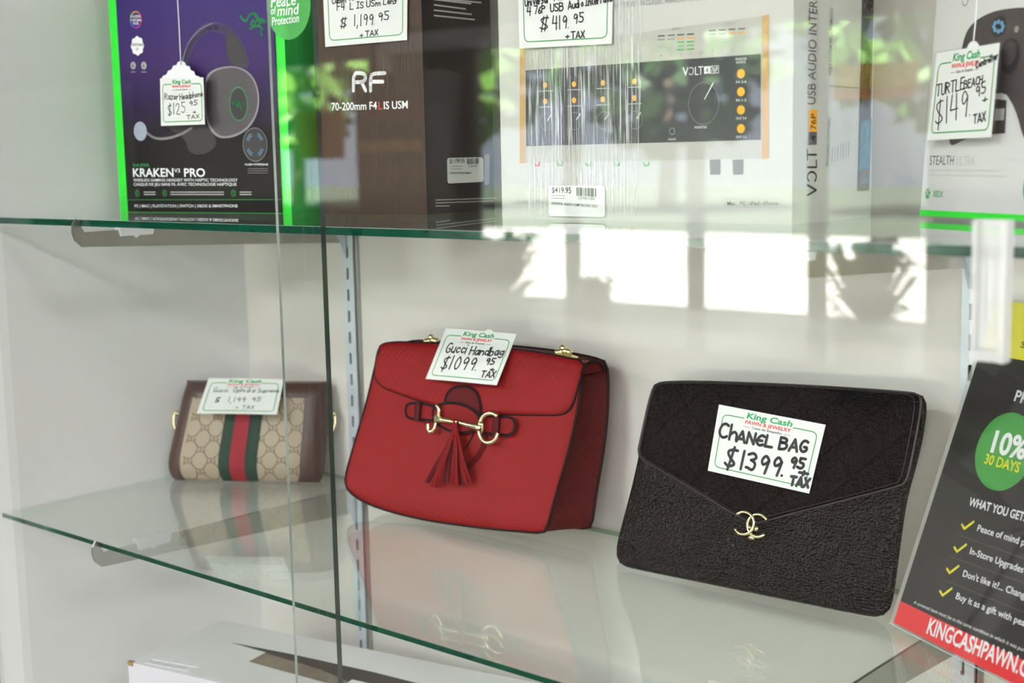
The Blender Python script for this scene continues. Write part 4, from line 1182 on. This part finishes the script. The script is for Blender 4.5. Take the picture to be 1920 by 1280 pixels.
# gold feet of the handle on the top
for fx, lx in ((.235, 0), (.87, 0)):
    b = MB(); c = roll(fx, .5)+Vector((0, 0, .0022))
    b.ball(c, .0135, M_GOLD, 1.35, .75, .16)
    for dx, dz in ((-.003, .004), (.003, .0055), (0, .0085), (.007, .005), (-.0065, .0035)):
        b.ball(c+uu*dx+Vector((0, 0, dz)), .0037, M_GOLD)
    b.tube([c+uu*.006*math.cos(k*.628)+Vector((0, 0, .004+.003*math.sin(k*.628))) for k in range(10)], .0013, M_GOLD, closed=True)
    b.build('handle_fitting', t)
# stirrup patch, strap, keepers
W2 = .0092
def lay(b, P, w0, w1, m, rim=True, rw=5.5):
    b.prism(fr, P, w0, w1, m, M_EDGEB)
    if rim: b.stroke(fr, P, s4(rw), w1+.0002, M_EDGEB, closed=True)
b = MB()
lay(b, smooth(P_((846, 772), (846, 748), (856, 730), (880, 723), (902, 730), (912, 752), (914, 785), (905, 800), (850, 800)), True), W2-.003, W2+.0012, M_REDD)
def arcband(q, wd, h, m):
    P = [fr.px(x) for x in q]; b.stroke(fr, smooth(P), s4(wd)+.0012, h, M_EDGEB); b.stroke(fr, smooth(P), s4(wd), h+.0003, m)
b.fpoly(fr, smooth(P_((838, 800), (842, 835), (862, 868), (884, 876), (908, 850), (918, 815), (916, 800)), True), .0062, M_REDD)
arcband([(919, 806), (916, 835), (904, 858), (884, 876)], 10, .0078, M_REDS)
b.stroke(fr, smooth(P_((880, 842), (893, 822), (898, 805))), s4(3), .0072, M_EDGEB)
b.build('stirrup_patch', t)
b = MB()
sl = P_((776, 758), (796, 756), (832, 763), (832, 790), (800, 787), (776, 784), (773, 771))
lay(b, smooth(sl, True, 1), W2, W2+.002, M_REDS)
br = P_((826, 764), (845, 757), (868, 756), (890, 762), (912, 778), (912, 800), (890, 812), (868, 812), (845, 803), (826, 790))
lay(b, smooth(br, True), W2, W2+.0032, M_REDS)
sr = P_((908, 776), (940, 783), (972, 782), (979, 795), (973, 817), (940, 815), (908, 810))
lay(b, smooth(sr, True, 1), W2, W2+.002, M_REDS)
b.build('strap', t)
for qs in (((795, 756), (803, 757), (801, 790), (793, 788)), ((940, 780), (951, 781), (949, 818), (938, 816))):
    b = MB(); lay(b, P_(*qs), W2, W2+.0045, M_REDD, True, 2); b.build('strap_keeper', t)
# horsebit
def g3(q, w): return fr.pt(*fr.px(q, w), w)
b = MB(); WB = W2+.0065
b.tube([g3((x, y), WB) for x, y in ((858, 791), (848, 790), (832, 787), (820, 786))], [.0016, .0022, .003, .0044], M_GOLD, seg=10)
b.tube([g3((x, y), WB) for x, y in ((860, 789), (864, 793), (880, 797), (895, 800), (905, 803))], [.0016, .0022, .0028, .0038, .005], M_GOLD, seg=10)
b.tube([g3((x, y), WB) for x, y in smooth([(826, 760), (822, 764), (821, 778), (817, 788), (815, 800)])], [.0018]*2+[.0021]*20, M_GOLD) if False else None
b.tube([g3((x, y), WB) for x, y in smooth([(819, 760), (824, 765), (823, 780), (817, 795), (815, 804), (809, 810), (803, 806), (803, 794)])], .0021, M_GOLD)
b.tube([g3((x, y), WB) for x, y in smooth([(934, 780), (925, 774), (912, 775), (902, 785), (898, 800), (899, 816), (907, 828), (920, 831), (930, 823), (934, 811)])], .0023, M_GOLD)
b.ball(g3((902, 801), WB), .0042, M_GOLD, 1, .8, 1.6); b.ball(g3((819, 786), WB), .0034, M_GOLD, 1, .8, 1.5)
b.build('horsebit', t)['label'] = 'pale gold horsebit'
# tassel
b = MB(); top_ = (854, 790)
for k, (x, y, mx) in enumerate(((800, 905, 838), (812, 912, 838), (818, 914, 842), (836, 908, 846), (848, 910, 852), (856, 911, 855), (866, 909, 860), (872, 906, 862), (881, 905, 862))):
    wA, wB, wC = W2+.006, W2+.010+.002*(k % 3), W2+.006+.003*(k % 2)
    P = [g3(top_, wA), g3((mx, 838), wB), g3(((mx+x)/2-2, 872), wB), g3((x, y), wC)]
    L = [tuple(q) for q in P]; L = [Vector(q) for q in smooth(L, it=2)]
    n_ = len(L)
    lr = []
    for i, q_ in enumerate(L):
        hw_ = s4(2.4+7.5*min(1, i/n_*1.6))/2
        lr.append((b.vert(q_-fr.u*hw_), b.vert(q_+fr.u*hw_), b.vert(q_-fr.u*hw_-fr.n*.001), b.vert(q_+fr.u*hw_-fr.n*.001)))
    for A, B in zip(lr, lr[1:]):
        mm = M_REDS if k % 3 else M_REDD
        b.face([B[0], B[1], A[1], A[0]], mm, True); b.face([A[2], A[3], B[3], B[2]], mm, True); b.face([A[0], A[2], B[2], B[0]], mm); b.face([B[1], B[3], A[3], A[1]], mm)
b.tube([g3((852, 786), WB), g3((855, 800), WB), g3((853, 825), WB+.002)], [.002, .0034, .003], M_REDS)
b.build('tassel', t)
b = MB(); q = fquad(fr, [(836, 615), (969, 626), (931, 722), (798, 710)], (.009, .009, .022, .022), bow=.001)
king_card(b, q, [('Gucci', .13, .53, .44, .54, .2), ('Handbag', .48, .52, .93, .56, .16), ('$1099.', .16, .2, .68, .24, .26), ('95', .74, .37, .86, .38, .12), ('+', .84, .26, .89, .26, .08), ('TAX', .75, .12, .93, .14, .12)], .0015)
tab = [q.pt(.62+.055*math.cos(k*math.pi/8), 1.0+.045*math.sin(k*math.pi/8), -.0002) for k in range(9)]
b.poly(tab, M_PAPER)
tag(b.build('price_card'), 'white price card leaning on the flap of the red handbag', 'price card')

# ------------------------------------------------------------------ black envelope clutch
ln = math.radians(16)
d = ray((1400, 1106)); tt = (Z0+.002-CAM.z)/d.z; p0_ = CAM+d*tt
a = math.radians(0)
uu = Vector((1, 0, 0)); bk = Vector((0, 1, 0))
p = Vector((p0_.x, -.088, Z0+.004))
fr = Frame(p, uu, bk*math.sin(ln)+Vector((0, 0, math.cos(ln))))
body = resample(smooth(P_((1240, 714), (1480, 722), (1724, 737), (1739, 748), (1735, 800), (1722, 862), (1702, 930), (1690, 1010), (1676, 1120), (1668, 1146), (1650, 1157), (1625, 1155), (1500, 1130), (1350, 1099), (1200, 1069), (1163, 1060), (1154, 1040), (1160, 1005), (1182, 925), (1197, 860), (1208, 800), (1224, 728)), True, 2), 120)
t = thing('envelope_clutch', 'black grained leather envelope clutch with a gold clasp', 'clutch bag', p)
b = MB(); pillow(b, fr, body, .007, -.008, M_CAV, p=16); b.build('body', t)
flapo = resample(smooth(P_((1238, 713), (1480, 720.5), (1715, 736), (1728, 742), (1726, 775), (1712, 850), (1703, 890), (1698, 905), (1690, 910), (1560, 944), (1450, 972), (1418, 981), (1390, 972), (1290, 910), (1205, 862), (1196, 850), (1200, 830), (1222, 728), w=.0065), True, 2), 120)
b = MB(); pillow(b, fr, flapo, .0042, 0, M_CAVQ, p=24, extra=lambda A, B: .0063); b.build('flap', t)
b = MB()
ci = (sum(x for x, y in flapo)/120, sum(y for x, y in flapo)/120)
b.tube([fr.pt(x, y, .0068) for x, y in flapo], .0011, M_STITCH, closed=True)
k_ = [(ci[0]+(x-ci[0])*.972, ci[1]+(y-ci[1])*.965) for x, y in flapo]
b.tube([fr.pt(x, y, .0104) for x, y in k_], .00035, M_STITCH, closed=True, seg=5); b.build('flap_edging', t)
b = MB()
cc = fr.px((1410, 983), .012); R_ = .0102
for s_, (dx, w_) in ((1, (.0066, .0135)), (-1, (-.0066, .0150))):
    P = ellipse((cc[0]+dx, cc[1]), R_, R_*.96, 28, 38 if s_ > 0 else 142, 322 if s_ > 0 else -142)
    b.tube([fr.pt(x, y, w_) for x, y in P], .0014, M_GOLD, seg=10)
b.ball(fr.pt(cc[0]+.001, cc[1]-R_*.96-.0015, .0115), .0032, M_GOLD, 1.2, .6, .7); b.ball(fr.pt(cc[0]-.003, cc[1]-.003, .0105), .003, M_GOLD); b.ball(fr.pt(cc[0]+.004, cc[1]-.003, .0105), .003, M_GOLD)
b.build('clasp', t)['label'] = 'gold clasp of two interlocked rings'
b = MB(); q = fquad(fr, [(1348, 758), (1548, 796), (1517, 925), (1327, 882)], .0125, bow=.0012)
king_card(b, q, [('Ch', .05, .51, .23, .53, .22), ('AN€L', .235, .51, .58, .53, .16), ('BAG', .645, .53, .89, .56, .17), ('$', .16, .12, .26, .12, .3), ('1399.', .31, .13, .76, .16, .27), ('95', .77, .31, .9, .32, .15), ('+', .87, .235, .95, .24, .1), ('TAX', .81, .055, .98, .075, .13)], .0026)
tag(b.build('price_card'), 'white price card on the flap of the black clutch', 'price card')

# ------------------------------------------------------------------ counter sign in an acrylic stand
d = ray((1672, 1170)); tt = (Z0+.002-CAM.z)/d.z; p = CAM+d*tt
uu = Vector((.878, -.4786, 0)); bk = Vector((.4786, .878, 0)); ln = math.radians(20)
fr = Frame(p, uu, bk*math.sin(ln)+Vector((0, 0, math.cos(ln))))
SW, SH = .215, fr.px((1900, 566))[1]
M_SGN = mat('dark charcoal poster print', '191415', .35, noise=.08, nscale=25); M_SYEL = mat('yellow poster print', 'e4dc1a', .4, noise=.03); M_SRED = mat('red poster print', 'e8262c', .4, noise=.03); M_SGRN = mat('green poster print', '3f9a3f', .4, noise=.04)
t = thing('sign_stand', 'black, red and yellow shop notice in a clear acrylic stand', 'sign', p+uu*.1)
b = MB()
b.fbox(fr, .0015, SW, .002, SH, -.0006, 0, M_SGN, M_SYEL)
yb = fr.px((1905, 673))[1]
b.fpoly(fr, [(.0015, yb), (SW, yb), (SW, SH), (.0015, SH)], .0001, M_SYEL)
rb = fr.px((1684, 1124))[1]
b.fpoly(fr, [(.0015, .002), (SW, .002), (SW, rb), (.0015, rb)], .0001, M_SRED)
c = fr.px((1893, 847)); rr = c[0]-fr.px((1827, 847))[0]
gl = fr.px((1828, 848)); gt = fr.px((1905, 774)); gb = fr.px((1867, 920))
rr = (gt[1]-gb[1])/2; c = (gl[0]+rr, (gt[1]+gb[1])/2)
b.fpoly(fr, ellipse(c, rr, n=48), .0001, M_SGRN)
for sx, q0, q1, cp, mm, bo, sub, sh in (
  ('10%', (1857, 846), (1921, 861), 41, M_WINK, .03, '10%', 0), ('30 DAYS', (1845, 868), (1910, 886), 19, M_SYEL, .02, None, 0),
  ('WHAT YOU GET:', (1816, 947), (1921, 977), 16, M_WINK, .022, None, 0),
  ('Peace of mind protection', (1832, 995), (1921, 1023), 13, M_WINK, .012, 'Peace of mind p', 0),
  ('In-Store Upgrades', (1818, 1038), (1918, 1074), 13, M_WINK, .012, None, 0),
  ("Don't like it?... Change it", (1805, 1080), (1921, 1122), 13, M_WINK, .012, "Don't like it?... Chang", 0),
  ('Buy it as a gift with peace', (1792, 1122), (1921, 1174), 13, M_WINK, .012, 'Buy it as a gift with pea', 0),
  ('A covered item must be in the same condition in which it was purchased', (1713, 1131), (1921, 1222), 7, M_WINK, 0, 'A covered item must be in the same condition in which it was pur', .2),
  ('KINGCASHPAWN.COM', (1737, 1186), (1908, 1262), 31, M_WINK, .024, 'KINGCASHPAWN.', 0), ('PRICE', (1901, 751), (1926, 758), 21, M_WINK, .022, 'PR', 0)):
    ptext(b, fr, sx, q0, q1, cp, mm, w=.0003, bold=bo, sub=sub, shear=sh)
ptext(b, fr, 'S', (1913, 651), (1921, 653), 12, M_SGN, w=.0003, bold=.01)
ss = fr.px((1850, 990))[1]-fr.px((1850, 1000))[1]; ss /= 10
for x, y in ((1815, 985), (1801, 1028), (1787, 1068), (1774, 1110)):
    b.stroke(fr, [fr.px(q_) for q_ in ((x-11, y-2), (x-6, y+6), (x+11, y-7))], ss*5.2, .0003, M_SYEL)
for q0, q1 in (((1796, 1002), (1921, 1047)), ((1782, 1043), (1921, 1093)), ((1769, 1086), (1921, 1148))):
    A, B = fr.px(q0), fr.px(q1)
    for k in range(48):
        f_ = k/47*1.0; xy = (A[0]+(B[0]-A[0])*f_, A[1]+(B[1]-A[1])*f_)
        b.fpoly(fr, ellipse(xy, ss*.7, n=6), .0003, M_GREY2)
b.build('poster_insert', t)
b = MB(); b.fbox(fr, 0, SW+.0015, 0, SH+.0015, .0008, .0026, M_ACRYL); b.fbox(fr, 0, SW+.0015, 0, SH+.0015, -.003, -.001, M_ACRYL)
b.poly([fr.pt(0, 0, .0027), fr.pt(SW, 0, .0027), fr.pt(SW, .0009, .0027), fr.pt(0, .0009, .0027)], M_LEDGE if False else M_FROST)
b.poly([fr.pt(0, 0, -.003), fr.pt(0, 0, .0026), fr.pt(0, SH, .0026), fr.pt(0, SH, -.003)], M_FROST)
b.build('acrylic_holder', t)
b = MB(); q0 = fr.pt(0, 0, -.003); 
b.prism(Frame((0, 0, 0), (1, 0, 0), (0, 1, 0)), [tuple((q0+x)[:2]) for x in (uu*0, uu*SW, uu*SW+bk*.05, bk*.05)], Z0+.0003, Z0+.002, M_ACRYL); b.build('acrylic_foot', t)

# ------------------------------------------------------------------ white carton on the case floor
BZ = Z0-.16
d = ray((240, 1240)); tt = (BZ-CAM.z)/d.z; p = CAM+d*tt
a = math.radians(11)
fr = Frame(p, (math.cos(a), math.sin(a), 0), (-math.sin(a), math.cos(a), 0))     # lies flat: u right, v into the case, n up
c_ = fr.px((420, 1163)); Dp = c_[1]; Wd = .55
M_BOXW = mat('white glossy carton', 'e2e2e0', .3, noise=.01); M_PIC = mat('dark picture print', '3a332c', .4, noise=.4, nscale=25); M_PIC2 = mat('brown picture print', '85796a', .4, noise=.35, nscale=60)
M_CORN = mat('worn brown cardboard', 'a08058', .8, noise=.2, nscale=200); M_LAV = mat('pale lavender card', 'd2cfd4', .4, noise=.02)
t = thing('white_carton', 'large white carton with a dark picture lying under the lower shelf', 'box', fr.pt(Wd/2, Dp/2, -(BZ-DECK)))
b = MB(); b.prism(fr, [(0, 0), (Wd, 0), (Wd, Dp), (0, Dp)], -(BZ-DECK), 0, M_BOXW, M_LAV)
def bp_(*q): return [fr.px(x) for x in q]
b.fpoly(fr, bp_((499, 1223), (432, 1204), (560, 1229), (700, 1260), (860, 1300), (760, 1310), (620, 1282), (467, 1240)), .0003, M_PIC)
b.fpoly(fr, bp_((499, 1225), (467, 1240), (620, 1282), (680, 1290), (600, 1255)), .0005, M_PIC2)
b.fpoly(fr, bp_((660, 1274), (700, 1283), (690, 1300), (640, 1290)), .0006, M_CLIP)
for q0, q1, cp in (((285, 1236), (372, 1251), 10), ((272, 1243), (352, 1257), 6)):
    A, B = fr.px(q0), fr.px(q1)
    n_ = 8
    for k in range(n_):
        x, y = A[0]+(B[0]-A[0])*k/n_, A[1]+(B[1]-A[1])*k/n_
        b.fbox(fr, x, x+.0085, y, y+.009 if k % 3 else y+.006, 0, .0006, M_CLIP)
e_ = fr.px((240, 1240))
b.fpoly(fr, [(.0, 0), (Wd, 0), (Wd, .006), (.004, .006)], .0002, M_CLIP)
b.prism(fr, [(-.0006, -.0006), (.0075, -.0006), (.0075, .004), (-.0006, .004)], -.004, .0005, M_CORN)
b.build('carton', t)
